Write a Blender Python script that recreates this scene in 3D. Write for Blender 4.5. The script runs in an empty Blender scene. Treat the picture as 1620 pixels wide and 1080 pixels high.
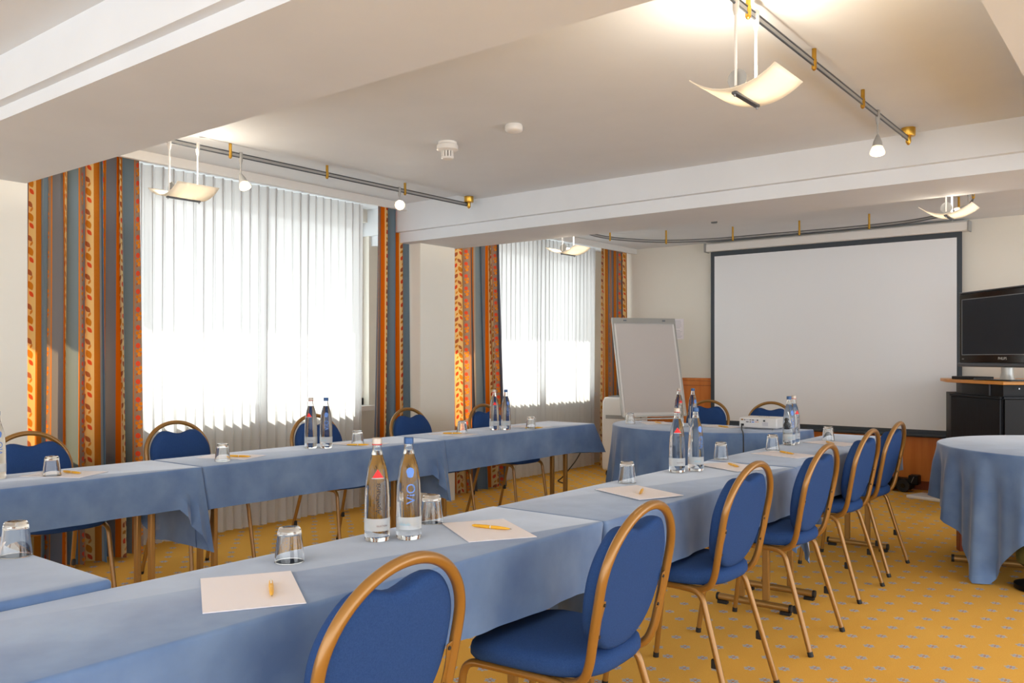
import bpy, bmesh, math, random
from mathutils import Vector, Matrix
random.seed(7)
PI = math.pi
R = math.radians
SC = bpy.context.scene
COL = SC.collection

# ------------------------------------------------------------------ camera, light, exposure
CAMZ = 1.27
cam_d = bpy.data.cameras.new('camera'); cam = bpy.data.objects.new('camera', cam_d); COL.objects.link(cam)
cam.location = (0, 0, CAMZ); cam.rotation_euler = (PI/2, 0, R(38.15))
cam_d.sensor_width = 36.0; cam_d.lens = 30.0; cam_d.shift_y = 26.6/1620; cam_d.clip_start = .02
SC.camera = cam
SC.view_settings.view_transform = 'Standard'; SC.view_settings.look = 'None'
SC.view_settings.gamma = 1; SC.view_settings.use_curve_mapping = False
SC.view_settings.exposure = 0.27
cy = SC.cycles
cy.use_denoising = True
cy.max_bounces = 12; cy.diffuse_bounces = 6; cy.glossy_bounces = 4; cy.transmission_bounces = 12; cy.transparent_max_bounces = 24
cy.caustics_reflective = False; cy.caustics_refractive = False
cy.sample_clamp_indirect = 6.0

world = bpy.data.worlds.new('sky'); SC.world = world; world.use_nodes = True
wn = world.node_tree; wn.nodes.clear()
wo = wn.nodes.new('ShaderNodeOutputWorld'); wb = wn.nodes.new('ShaderNodeBackground')
wt = wn.nodes.new('ShaderNodeTexCoord'); wx = wn.nodes.new('ShaderNodeSeparateXYZ'); wr = wn.nodes.new('ShaderNodeValToRGB')
wm = wn.nodes.new('ShaderNodeMath'); wm.operation = 'MULTIPLY_ADD'; wm.inputs[1].default_value = -.5; wm.inputs[2].default_value = .5
wn.links.new(wt.outputs['Generated'], wx.inputs[0]); wn.links.new(wx.outputs[0], wm.inputs[0]); wn.links.new(wm.outputs[0], wr.inputs[0])
wr.color_ramp.elements[0].position = .45; wr.color_ramp.elements[0].color = (.94, .98, 1.03, 1)
wr.color_ramp.elements[1].position = .75; wr.color_ramp.elements[1].color = (.95, .96, .97, 1)
wn.links.new(wr.outputs[0], wb.inputs[0]); wb.inputs[1].default_value = 2.9
wn.links.new(wb.outputs[0], wo.inputs[0])

sun_d = bpy.data.lights.new('sun', 'SUN'); sun = bpy.data.objects.new('sun', sun_d); COL.objects.link(sun)
sun.location = (-9, 9, 8); sun_d.energy = 10.0; sun_d.angle = R(.6); sun_d.color = (1, .93, .82)
sun.rotation_euler = Vector((.62, -.52, -.58)).to_track_quat('-Z', 'Y').to_euler()

# ------------------------------------------------------------------ helpers: nodes and materials
def srgb(r, g, b):
    f = lambda c: (c/255/12.92 if c/255 <= .04045 else ((c/255+.055)/1.055)**2.4)
    return (f(r), f(g), f(b), 1)

class X:                                   # small expression wrapper over math nodes
    def __init__(s, nt, v): s.nt = nt; s.v = v
    def _m(s, op, *a):
        n = s.nt.nodes.new('ShaderNodeMath'); n.operation = op
        for i, q in enumerate((s,)+a):
            q = q.v if isinstance(q, X) else q
            if isinstance(q, (int, float)): n.inputs[i].default_value = q
            else: s.nt.links.new(q, n.inputs[i])
        return X(s.nt, n.outputs[0])
    def __add__(s, o): return s._m('ADD', o)
    def __sub__(s, o): return s._m('SUBTRACT', o)
    def __mul__(s, o): return s._m('MULTIPLY', o)
    def __truediv__(s, o): return s._m('DIVIDE', o)
    def mod(s, o): return s._m('FLOORED_MODULO', o)
    def abs(s): return s._m('ABSOLUTE')
    def floor(s): return s._m('FLOOR')
    def lt(s, o): return s._m('LESS_THAN', o)
    def gt(s, o): return s._m('GREATER_THAN', o)
    def max(s, o): return s._m('MAXIMUM', o)
    def sin(s): return s._m('SINE')

def newmat(name):
    m = bpy.data.materials.new(name); m.use_nodes = True
    nt = m.node_tree; b = nt.nodes['Principled BSDF']
    return m, nt, b

def plain(name, col, rough=.5, metal=0, spec=.5, **kw):
    m, nt, b = newmat(name)
    b.inputs['Base Color'].default_value = col; b.inputs['Roughness'].default_value = rough
    b.inputs['Metallic'].default_value = metal; b.inputs['Specular IOR Level'].default_value = spec
    for k, v in kw.items(): b.inputs[k.replace('_', ' ')].default_value = v
    return m

def noisy(name, c1, c2, scale, rough=.7, bump=0, bscale=None, spec=.3, stretch=(1, 1, 1), detail=4, **kw):
    m, nt, b = newmat(name)
    tc = nt.nodes.new('ShaderNodeTexCoord'); mp = nt.nodes.new('ShaderNodeMapping'); mp.inputs['Scale'].default_value = stretch
    nt.links.new(tc.outputs['Object'], mp.inputs[0])
    n = nt.nodes.new('ShaderNodeTexNoise'); n.inputs['Scale'].default_value = scale; n.inputs['Detail'].default_value = detail
    nt.links.new(mp.outputs[0], n.inputs['Vector'])
    r = nt.nodes.new('ShaderNodeValToRGB'); r.color_ramp.elements[0].position = .3; r.color_ramp.elements[1].position = .7
    r.color_ramp.elements[0].color = c1; r.color_ramp.elements[1].color = c2
    nt.links.new(n.outputs[0], r.inputs[0]); nt.links.new(r.outputs[0], b.inputs['Base Color'])
    b.inputs['Roughness'].default_value = rough; b.inputs['Specular IOR Level'].default_value = spec
    if bump:
        n2 = nt.nodes.new('ShaderNodeTexNoise'); n2.inputs['Scale'].default_value = bscale or scale*4
        nt.links.new(mp.outputs[0], n2.inputs['Vector'])
        bp = nt.nodes.new('ShaderNodeBump'); bp.inputs['Strength'].default_value = bump; bp.inputs['Distance'].default_value = .002
        nt.links.new(n2.outputs[0], bp.inputs['Height']); nt.links.new(bp.outputs[0], b.inputs['Normal'])
    for k, v in kw.items(): b.inputs[k.replace('_', ' ')].default_value = v
    return m

M = {}
M['plaster'] = noisy('plaster', srgb(216, 221, 226), srgb(220, 225, 230), 3, .9, .05, 200, .2)
M['wall'] = noisy('wall_paint', srgb(226, 223, 212), srgb(230, 227, 217), 2, .9, .05, 150, .2)
M['white'] = plain('white_paint', srgb(232, 231, 228), .5)
M['pelmet'] = plain('pelmet_paint', srgb(222, 221, 218), .6)
M['brass'] = plain('brass', srgb(205, 160, 70), .3, 1)
M['gold'] = plain('gold_lacquer', srgb(150, 106, 44), .32, .35, .6, Coat_Weight=.3)
M['bronze'] = plain('bronze_lacquer', srgb(158, 118, 60), .35, .4, .6)
M['steel'] = plain('steel', srgb(150, 152, 155), .35, .8)
M['dark_steel'] = plain('dark_steel', srgb(92, 96, 102), .35, .7)
M['grey'] = plain('grey_plastic', srgb(150, 150, 148), .45)
M['rubber'] = plain('rubber', srgb(18, 18, 19), .6)
M['black_gloss'] = plain('black_gloss', srgb(12, 13, 16), .12)
M['black_wood'] = noisy('black_wood', srgb(7, 9, 13), srgb(20, 26, 36), 14, .45, 0, None, .25, (10, 10, .6))
M['black'] = plain('black_paint', srgb(6, 6, 8), .45, 0, .25)
M['plastic_white'] = plain('white_plastic', srgb(226, 224, 220), .35)
M['paper'] = plain('paper', srgb(238, 234, 238), .8, 0, .2)
M['chair_blue'] = noisy('chair_fabric', srgb(35, 63, 112), srgb(43, 73, 124), 300, .85, .25, 900, .15)
M['cloth'] = noisy('tablecloth_fabric', srgb(80, 108, 152), srgb(110, 137, 175), 6, .7, .06, 900, .3, detail=8, Sheen_Weight=.55, Sheen_Roughness=.4)
M['yellow'] = plain('yellow_plastic', srgb(236, 178, 40), .35)
M['wood'] = noisy('wood_veneer', srgb(198, 108, 36), srgb(214, 130, 54), 3, .38, 0, None, .4, (6, 6, .5))
M['wood_light'] = noisy('wood_light', srgb(210, 138, 48), srgb(218, 150, 62), 3, .35, 0, None, .4, (.6, 6, 6))
M['wood_red'] = noisy('red_wood', srgb(122, 52, 22), srgb(142, 66, 30), 6, .4, 0, None, .4, (6, 6, .5))
M['table_wood'] = plain('table_top_wood', srgb(120, 90, 60), .5)
M['screen'] = plain('screen_fabric', srgb(232, 235, 238), .95, 0, .1)
M['screen_edge'] = plain('screen_border', srgb(62, 70, 78), .7)
M['whiteboard'] = plain('board_sheet', srgb(196, 190, 186), .7, 0, .3)
M['alu'] = plain('aluminium', srgb(178, 178, 174), .4, .6)
M['label_white'] = plain('label_film', srgb(224, 228, 228), .5, 0, .5, Alpha=.62)
M['cap_red'] = plain('cap_pale', srgb(196, 184, 170), .35, .3)
M['red'] = plain('red_print', srgb(240, 16, 10), .45)
M['band_red'] = plain('cap_ring_red', srgb(190, 60, 55), .4)
M['cap_blue'] = plain('cap_blue', srgb(48, 84, 132), .35, .3)
M['print_blue'] = plain('blue_print', srgb(98, 140, 214), .5)
M['print_dark'] = plain('dark_print', srgb(40, 44, 52), .5)
M['print_brown'] = plain('brown_print', srgb(120, 74, 66), .5)
M['print_grey'] = plain('grey_print', srgb(185, 186, 196), .6)
M['print_teal'] = plain('teal_print', srgb(150, 190, 205), .5)
M['olive'] = noisy('olive_fabric', srgb(96, 92, 44), srgb(112, 106, 54), 40, .9)
M['frame_white'] = plain('window_frame_paint', srgb(225, 225, 222), .5)

def glassmat(name, ior, col=(1, 1, 1, 1), rough=0):
    m, nt, b = newmat(name); nt.nodes.remove(b)
    g = nt.nodes.new('ShaderNodeBsdfGlass'); g.inputs['IOR'].default_value = ior; g.inputs['Color'].default_value = col; g.inputs['Roughness'].default_value = rough
    nt.links.new(g.outputs[0], nt.nodes['Material Output'].inputs[0]); return m
M['glass'] = glassmat('clear_glass', 1.45, (.985, .99, .99, 1))
M['bottle'] = glassmat('water_bottle_glass', 1.36, (.975, .985, .985, 1))

def panemat():
    m, nt, b = newmat('window_glass'); nt.nodes.remove(b)
    t = nt.nodes.new('ShaderNodeBsdfTransparent'); t.inputs[0].default_value = (.94, .96, .95, 1)
    g = nt.nodes.new('ShaderNodeBsdfGlossy'); g.inputs['Roughness'].default_value = .02
    x = nt.nodes.new('ShaderNodeMixShader'); x.inputs[0].default_value = .06
    nt.links.new(t.outputs[0], x.inputs[1]); nt.links.new(g.outputs[0], x.inputs[2])
    nt.links.new(x.outputs[0], nt.nodes['Material Output'].inputs[0]); return m
M['pane'] = panemat()

def sheermat():
    m, nt, b = newmat('sheer_voile'); nt.nodes.remove(b)
    d = nt.nodes.new('ShaderNodeBsdfDiffuse'); d.inputs[0].default_value = srgb(240, 240, 240)
    t = nt.nodes.new('ShaderNodeBsdfTranslucent'); t.inputs[0].default_value = (.64, .64, .64, 1)
    tr = nt.nodes.new('ShaderNodeBsdfTransparent')
    a = nt.nodes.new('ShaderNodeMixShader'); a.inputs[0].default_value = .62
    nt.links.new(d.outputs[0], a.inputs[1]); nt.links.new(t.outputs[0], a.inputs[2])
    c = nt.nodes.new('ShaderNodeMixShader'); c.inputs[0].default_value = .07
    nt.links.new(a.outputs[0], c.inputs[1]); nt.links.new(tr.outputs[0], c.inputs[2])
    nt.links.new(c.outputs[0], nt.nodes['Material Output'].inputs[0]); return m
M['sheer'] = sheermat()

def curtainmat():
    m, nt, b = newmat('striped_leaf_curtain'); nt.nodes.remove(b)
    uv = nt.nodes.new('ShaderNodeUVMap'); sp = nt.nodes.new('ShaderNodeSeparateXYZ'); nt.links.new(uv.outputs[0], sp.inputs[0])
    P = .46
    u = X(nt, sp.outputs[0]).mod(P); v = X(nt, sp.outputs[1])
    rp = nt.nodes.new('ShaderNodeValToRGB'); rp.color_ramp.interpolation = 'CONSTANT'
    bands = [(0, (102, 130, 154)), (.075, (186, 122, 40)), (.082, (142, 134, 128)), (.152, (186, 122, 40)), (.159, (108, 120, 136)),
             (.225, (190, 104, 20)), (.262, (208, 194, 144)), (.355, (166, 106, 34)), (.392, (136, 146, 150)), (.410, (102, 130, 154))]
    cr = rp.color_ramp
    while len(cr.elements) < len(bands): cr.elements.new(.99)
    for e, (p, c) in zip(cr.elements, bands): e.position = p/P; e.color = srgb(*c)
    nt.links.new((u/P).v, rp.inputs[0])
    col = rp.outputs[0]
    def over(mask, c):
        nonlocal col
        n = nt.nodes.new('ShaderNodeMix'); n.data_type = 'RGBA'
        nt.links.new(mask.v, n.inputs[0]); nt.links.new(col, n.inputs[6]); n.inputs[7].default_value = srgb(*c); col = n.outputs[2]
    H = .20; vv = v.mod(H)
    def leaf(cx, cyy, ang, a, bb, c):
        dx = u-cx; dy = vv-cyy; ca, sa = math.cos(R(ang)), math.sin(R(ang))
        p = dx*ca+dy*sa; q = dy*ca-dx*sa
        over(q.abs().lt((X(nt, 1.0)-(p/a)*(p/a))*bb) if False else q.abs().lt((((p/a)*(p/a))*-1.0+1.0)*bb), c)
    x0 = .308
    for args in [(x0-.020, .030, 55, .027, .014, (150, 92, 62)), (x0+.022, .045, 125, .022, .011, (196, 84, 52)), (x0-.016, .078, 60, .017, .007, (190, 130, 50)),
                 (x0+.016, .095, 115, .030, .017, (180, 126, 44)), (x0-.022, .128, 65, .024, .012, (188, 78, 50)), (x0+.022, .140, 60, .016, .007, (186, 130, 60)),
                 (x0+.010, .172, 130, .026, .013, (152, 100, 70)), (x0-.024, .182, 50, .020, .009, (176, 124, 50))]: leaf(*args)
    x1 = .117; H2 = .115; v2 = v.mod(H2)
    def blob(cx, cyy, r, c):
        dx = u-cx; dy = v2-cyy; over((dx*dx+dy*dy).lt(r*r), c)
    for args in [(x1-.006, .086, .017, (204, 84, 58)), (x1+.012, .060, .012, (204, 136, 48)), (x1-.012, .052, .012, (196, 128, 44)), (x1+.004, .030, .015, (206, 142, 52)), (x1-.014, .018, .007, (170, 100, 60)), (x1+.017, .036, .007, (190, 116, 52))]: blob(*args)
    dots = ((u*900.0).sin()*(v*700.0).sin()).gt(.72)
    inb = u.gt(.355)*u.lt(.392)
    over(dots*inb, (206, 156, 80))
    d = nt.nodes.new('ShaderNodeBsdfDiffuse'); nt.links.new(col, d.inputs[0])
    t = nt.nodes.new('ShaderNodeBsdfTranslucent')
    mm = nt.nodes.new('ShaderNodeMix'); mm.data_type = 'RGBA'; mm.blend_type = 'MULTIPLY'; mm.inputs[0].default_value = 1.0; mm.inputs[7].default_value = (1.6, .84, .36, 1); mm.clamp_result = True
    nt.links.new(col, mm.inputs[6]); nt.links.new(mm.outputs[2], t.inputs[0])
    a = nt.nodes.new('ShaderNodeMixShader'); a.inputs[0].default_value = .36
    nt.links.new(d.outputs[0], a.inputs[1]); nt.links.new(t.outputs[0], a.inputs[2])
    nt.links.new(a.outputs[0], nt.nodes['Material Output'].inputs[0]); return m
M['curtain'] = curtainmat()

def carpetmat():
    m, nt, b = newmat('yellow_carpet')
    tc = nt.nodes.new('ShaderNodeTexCoord'); sp = nt.nodes.new('ShaderNodeSeparateXYZ'); nt.links.new(tc.outputs['Object'], sp.inputs[0])
    x = X(nt, sp.outputs[0])+20.0; y = X(nt, sp.outputs[1])+20.0
    px, py = .106, .168
    i = (x/px).floor(); ys = y/py+(i.mod(2.0))*.5; j = ys.floor()
    wnz = nt.nodes.new('ShaderNodeTexWhiteNoise'); wnz.noise_dimensions = '2D'
    cv = nt.nodes.new('ShaderNodeCombineXYZ'); nt.links.new(i.v, cv.inputs[0]); nt.links.new(j.v, cv.inputs[1]); nt.links.new(cv.outputs[0], wnz.inputs['Vector'])
    ws = nt.nodes.new('ShaderNodeSeparateColor'); nt.links.new(wnz.outputs['Color'], ws.inputs[0])
    fx = ((x/px)-i-.5)*px+(X(nt, ws.outputs[0])-.5)*.022; fy = (ys-j-.5)*py+(X(nt, ws.outputs[1])-.5)*.02
    r = (fx*fx+fy*fy)._m('SQRT'); th = fy._m('ARCTAN2', fx)
    pet = ((th*6.0)._m('COSINE')*.004+.0215)
    flower = r.lt(pet); core = r.lt(.006); gaps = ((th*6.0)._m('COSINE')).lt(-.35)*r.gt(.008)*r.lt(.017)
    n1 = nt.nodes.new('ShaderNodeTexNoise'); n1.inputs['Scale'].default_value = 260; n1.inputs['Detail'].default_value = 3; nt.links.new(tc.outputs['Object'], n1.inputs['Vector'])
    n2 = nt.nodes.new('ShaderNodeTexNoise'); n2.inputs['Scale'].default_value = 1.3; nt.links.new(tc.outputs['Object'], n2.inputs['Vector'])
    rp = nt.nodes.new('ShaderNodeValToRGB'); rp.color_ramp.elements[0].color = srgb(222, 163, 66); rp.color_ramp.elements[1].color = srgb(240, 188, 92)
    rp.color_ramp.elements[0].position = .25; rp.color_ramp.elements[1].position = .75
    mixn = X(nt, n1.outputs[0])*.55+X(nt, n2.outputs[0])*.45
    nt.links.new(mixn.v, rp.inputs[0]); col = rp.outputs[0]
    for mask, c in ((flower, srgb(188, 186, 186)), (gaps, srgb(150, 152, 170)), (core, srgb(205, 130, 70))):
        n = nt.nodes.new('ShaderNodeMix'); n.data_type = 'RGBA'; nt.links.new(mask.v, n.inputs[0]); nt.links.new(col, n.inputs[6]); n.inputs[7].default_value = c; col = n.outputs[2]
    nt.links.new(col, b.inputs['Base Color']); b.inputs['Roughness'].default_value = .95; b.inputs['Specular IOR Level'].default_value = .1
    bp = nt.nodes.new('ShaderNodeBump'); bp.inputs['Strength'].default_value = .4; bp.inputs['Distance'].default_value = .004
    nt.links.new(n1.outputs[0], bp.inputs['Height']); nt.links.new(bp.outputs[0], b.inputs['Normal'])
    return m
M['carpet'] = carpetmat()

def emit(name, col, s):
    m, nt, b = newmat(name); b.inputs['Base Color'].default_value = (1, 1, 1, 1)
    b.inputs['Emission Color'].default_value = col; b.inputs['Emission Strength'].default_value = s; return m
M['bulb'] = emit('bulb', (1, .86, .66, 1), 14)
M['spot_bulb'] = emit('spot_bulb', (1, .9, .75, 1), 6)
def shademat():
    m, nt, b = newmat('frosted_glass_shade'); nt.nodes.remove(b)
    d = nt.nodes.new('ShaderNodeBsdfDiffuse'); d.inputs[0].default_value = srgb(245, 240, 230)
    t = nt.nodes.new('ShaderNodeBsdfTranslucent'); t.inputs[0].default_value = srgb(250, 244, 232)
    a = nt.nodes.new('ShaderNodeMixShader'); a.inputs[0].default_value = .6
    nt.links.new(d.outputs[0], a.inputs[1]); nt.links.new(t.outputs[0], a.inputs[2])
    nt.links.new(a.outputs[0], nt.nodes['Material Output'].inputs[0]); return m
M['shade'] = shademat()

def tvmat():
    m, nt, b = newmat('tv_screen'); b.inputs['Base Color'].default_value = srgb(8, 18, 32); b.inputs['Roughness'].default_value = .3; b.inputs['Specular IOR Level'].default_value = .3
    return m
M['tv'] = tvmat()

# ------------------------------------------------------------------ helpers: meshes and objects
class MB:
    def __init__(s): s.v = []; s.f = []; s.uv = None
    def add(s, vs, fs):
        o = len(s.v); s.v += [tuple(p) for p in vs]; s.f += [tuple(o+i for i in f) for f in fs]; return s
    def box(s, c, d, rz=0, mat=None):
        hx, hy, hz = d[0]/2, d[1]/2, d[2]/2; ca, sa = math.cos(rz), math.sin(rz); vs = []
        for z in (-hz, hz):
            for x, y in ((-hx, -hy), (hx, -hy), (hx, hy), (-hx, hy)):
                vs.append((c[0]+x*ca-y*sa, c[1]+x*sa+y*ca, c[2]+z))
        return s.add(vs, [(3, 2, 1, 0), (4, 5, 6, 7), (0, 1, 5, 4), (1, 2, 6, 5), (2, 3, 7, 6), (3, 0, 4, 7)])
    def bx(s, x0, x1, y0, y1, z0, z1): return s.box(((x0+x1)/2, (y0+y1)/2, (z0+z1)/2), (abs(x1-x0), abs(y1-y0), abs(z1-z0)))
    def tube(s, pts, r, n=10, cap=True):
        pts = [Vector(p) for p in pts]; rs = r if isinstance(r, (list, tuple)) else [r]*len(pts)
        T = [((pts[min(i+1, len(pts)-1)]-pts[max(i-1, 0)]).normalized()) for i in range(len(pts))]
        a = T[0].orthogonal().normalized(); vs = []; fs = []
        for i, p in enumerate(pts):
            if i: a = (a-T[i]*a.dot(T[i])).normalized()
            b = T[i].cross(a)
            for k in range(n):
                t = 2*PI*k/n; vs.append(p+(a*math.cos(t)+b*math.sin(t))*rs[i])
        for i in range(len(pts)-1):
            for k in range(n):
                k2 = (k+1) % n; fs.append((i*n+k, i*n+k2, (i+1)*n+k2, (i+1)*n+k))
        if cap: fs.append(tuple(range(n-1, -1, -1))); fs.append(tuple((len(pts)-1)*n+k for k in range(n)))
        return s.add(vs, fs)
    def lathe(s, prof, n=24, c=(0, 0, 0), close=False):
        vs = []; fs = []; m = len(prof)
        for (r, z) in prof:
            for k in range(n):
                t = 2*PI*k/n; vs.append((c[0]+r*math.cos(t), c[1]+r*math.sin(t), c[2]+z))
        rng = m if close else m-1
        for i in range(rng):
            i2 = (i+1) % m
            for k in range(n):
                k2 = (k+1) % n; fs.append((i*n+k, i*n+k2, i2*n+k2, i2*n+k))
        if not close:
            fs.append(tuple(range(n-1, -1, -1))); fs.append(tuple((m-1)*n+k for k in range(n)))
        return s.add(vs, fs)
    def prism(s, poly, z0, z1):
        n = len(poly)
        vs = [(x, y, z0) for x, y in poly]+[(x, y, z1) for x, y in poly]
        fs = [tuple(range(n-1, -1, -1)), tuple(range(n, 2*n))]+[(i, (i+1) % n, n+(i+1) % n, n+i) for i in range(n)]
        return s.add(vs, fs)
    def grid(s, rows):
        n = len(rows[0]); vs = [p for r in rows for p in r]
        return s.add(vs, [(i*n+k, i*n+k+1, (i+1)*n+k+1, (i+1)*n+k) for i in range(len(rows)-1) for k in range(n-1)])
    def rings(s, rings, cap0=True, cap1=True):
        n = len(rings[0]); vs = [p for r in rings for p in r]
        fs = [(i*n+k, i*n+(k+1) % n, (i+1)*n+(k+1) % n, (i+1)*n+k) for i in range(len(rings)-1) for k in range(n)]
        if cap0: fs.append(tuple(range(n-1, -1, -1)))
        if cap1: fs.append(tuple((len(rings)-1)*n+k for k in range(n)))
        return s.add(vs, fs)
    def xf(s, mat): s.v = [tuple(mat @ Vector(p)) for p in s.v]; return s
    def build(s, name, mat, parent=None, bevel=0, ang=40, seg=2, fixn=True):
        me = bpy.data.meshes.new(name); me.from_pydata(s.v, [], s.f); me.update()
        if fixn:
            bm = bmesh.new(); bm.from_mesh(me); bmesh.ops.recalc_face_normals(bm, faces=bm.faces); bm.to_mesh(me); bm.free()
        me.materials.append(M[mat] if isinstance(mat, str) else mat)
        me.polygons.foreach_set('use_smooth', [True]*len(me.polygons))
        me.set_sharp_from_angle(angle=R(ang))
        o = bpy.data.objects.new(name, me); COL.objects.link(o)
        if parent: o.parent = parent
        if bevel:
            b = o.modifiers.new('bevel', 'BEVEL'); b.width = bevel; b.segments = seg; b.limit_method = 'ANGLE'; b.angle_limit = R(35)
        return o

def tag(o, label, cat, group=None):
    o['label'] = label; o['category'] = cat
    if group: o['group'] = group
    return o
def thing(name, label, cat, loc=(0, 0, 0), rz=0, group=None):
    o = bpy.data.objects.new(name, None); COL.objects.link(o); o.location = loc; o.rotation_euler = (0, 0, rz); o.empty_display_size = .1
    return tag(o, label, cat, group)
def struct(o): o['kind'] = 'structure'; return o
KIDS = {}
def kids(o):
    if o.name not in KIDS: KIDS[o.name] = [c for c in bpy.data.objects if c.parent == o]
    return KIDS[o.name]
def dup(o, loc=None, rz=None, label=None, group=None, parent=None):
    r = o.copy(); COL.objects.link(r)
    if parent: r.parent = parent
    if loc is not None: r.location = loc
    if rz is not None: r.rotation_euler = (0, 0, rz)
    if label: r['label'] = label
    if group: r['group'] = group
    for c in kids(o): dup(c, parent=r)
    return r
def bend(pts, rad, n=5):                    # round the corners of a polyline
    pts = [Vector(p) for p in pts]; out = [pts[0]]
    for i in range(1, len(pts)-1):
        a, b, c = pts[i-1], pts[i], pts[i+1]
        d1 = (a-b); d2 = (c-b); q = min(rad, d1.length*.49, d2.length*.49); p1 = b+d1.normalized()*q; p2 = b+d2.normalized()*q
        for k in range(n+1):
            t = k/n; out.append(p1*(1-t)**2+b*2*t*(1-t)+p2*t*t)
    out.append(pts[-1]); return out
def text_geo(txt, size, shear=0):
    cu = bpy.data.curves.new('t', 'FONT'); cu.body = txt; cu.size = size; cu.shear = shear; cu.align_x = 'CENTER'; cu.align_y = 'CENTER'
    o = bpy.data.objects.new('t', cu); COL.objects.link(o)
    dg = bpy.context.evaluated_depsgraph_get(); me = o.evaluated_get(dg).to_mesh()
    vs = [tuple(v.co) for v in me.vertices]; fs = [tuple(p.vertices) for p in me.polygons]
    bm = bmesh.new(); bm.from_mesh(me)
    for _ in range(5):
        ed = [e for e in bm.edges if e.calc_length() > size*.11]
        if not ed: break
        bmesh.ops.subdivide_edges(bm, edges=ed, cuts=1); bmesh.ops.triangulate(bm, faces=bm.faces)
    bm.verts.ensure_lookup_table(); bm.verts.index_update()
    vs = [tuple(v.co) for v in bm.verts]; fs = [tuple(v.index for v in f.verts) for f in bm.faces]; bm.free()
    o.evaluated_get(dg).to_mesh_clear(); bpy.data.objects.remove(o); bpy.data.curves.remove(cu)
    return vs, fs

# ------------------------------------------------------------------ the setting
XP = -5.13; XW = -5.62; YB = 8.95
YP1, YP2a, YP2b = 2.10, 5.26, 5.70
B1a, B1b, B2a, B2b = 1.473, 2.09, 5.146, 5.74
ZS = 2.256; ZC = 2.52; ZH = 2.572; ZN = 2.49
struct(MB().bx(XW-.2, 3.2, -3, YB+.2, -.1, 0).build('floor', 'carpet'))
c = MB()
c.bx(-4.38, 3.2, B1b-.3, B2b, ZC, 2.85)                      # main field
c.bx(XW-.2, -4.38, B1b-.3, B2b, ZH, 2.85)                    # strip by the window
c.bx(XW-.2, 3.2, B2b, YB+.2, ZH, 2.85)                       # far bay
c.bx(XW-.2, 3.2, -3, B1b-.3, ZN, 2.85)                       # near bay
struct(c.build('ceiling', 'plaster'))
t = MB().bx(XW-.1, 3.2, B1a, B1b, ZS, 2.7).bx(XW-.1, 3.2, B1a-.043, B1b-.1, 2.311, 2.7); struct(t.build('trim_1', 'plaster'))
t = MB().bx(XW-.1, 3.2, B2a, B2b, ZS, 2.7).bx(XW-.1, 3.2, B2a-.045, B2b-.1, 2.342, 2.7); struct(t.build('trim_2', 'plaster'))
struct(MB().bx(-.445, 3.2, B1b-.01, B2a+.01, ZS+.02, 2.7).build('trim_3', 'plaster'))
struct(MB().bx(XP-.03, XP, B1b, B2a, 2.512, 2.6).build('trim_4', 'pelmet'))
struct(MB().bx(XP-.03, XP, B2b, YB, 2.512, 2.6).build('trim_5', 'pelmet'))
SILL, LINT = .86, 2.46
w = MB()
w.bx(XW-.2, XP, -3, YP1, 0, 2.7)                             # pier nearest the camera
w.bx(XW-.2, XP, YP2a, YP2b, 0, 2.7)                          # pier between the windows
w.bx(XW-.2, XW, YP1-.05, YP2a+.05, 0, SILL).bx(XW-.2, XW, YP1-.05, YP2a+.05, LINT, 2.7)
w.bx(XW-.2, XW, YP2b-.05, YB, 0, SILL).bx(XW-.2, XW, YP2b-.05, YB, LINT, 2.7)
w.bx(XW-.2, XW, 5.12, YP2a+.05, SILL, LINT).bx(XW-.2, XW, 8.70, YB, SILL, LINT)
struct(w.build('wall_left', 'wall'))
struct(MB().bx(XW-.2, 3.2, YB, YB+.2, 0, 2.7).build('wall_back', 'wall'))
for n, (y0, y1) in enumerate(((YP1, 5.12), (YP2b, 8.70))):
    f = MB(); xm = XW-.10
    ny = 3
    f.bx(xm-.03, xm+.03, y0, y1, SILL, SILL+.06).bx(xm-.03, xm+.03, y0, y1, LINT-.06, LINT)
    for k in range(ny+1):
        yy = y0+(y1-y0)*k/ny; yy = min(max(yy, y0+.03), y1-.03); f.bx(xm-.03, xm+.03, yy-.03, yy+.03, SILL, LINT)
    o = struct(f.build('window_%d' % (n+1), 'frame_white'))
    MB().bx(xm-.006, xm+.006, y0, y1, SILL, LINT).build('pane', 'pane', o)
    s = MB().bx(XW-.02, XW+.10, y0, y1, SILL-.04, SILL).build('sill', 'white', o)
# unseen slab outside above the windows, added to shade the curtain tops
struct(MB().prism([(XW-.2, 0), (XW-1.05, 0), (XW-1.05, 10), (XW-.2, 10)], 2.62, 2.8).build('added_overhang', 'plaster'))
# wood panelling below the back wall
p = MB()
xs = [-5.1, -4.62, -3.55, -2.48, -1.41, -.34, .73, 1.8]
for a, b in zip(xs, xs[1:]): p.bx(a+.002, b-.002, YB-.022, YB, .0, 1.015)
p.bx(-5.1, 1.8, YB-.028, YB, 1.017, 1.047)
struct(p.build('trim_7', 'wood', bevel=.002))
d = MB()
for k in range(330): d.bx(-5.08+k*.02, -5.08+k*.02+.009, YB-.0235, YB-.0215, .958, .968)
struct(d.build('trim_8', 'wood_red'))
struct(MB().bx(-5.1, 1.8, YB-.032, YB-.022, 0, .085).build('baseboard_back', 'wood_red'))

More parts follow.
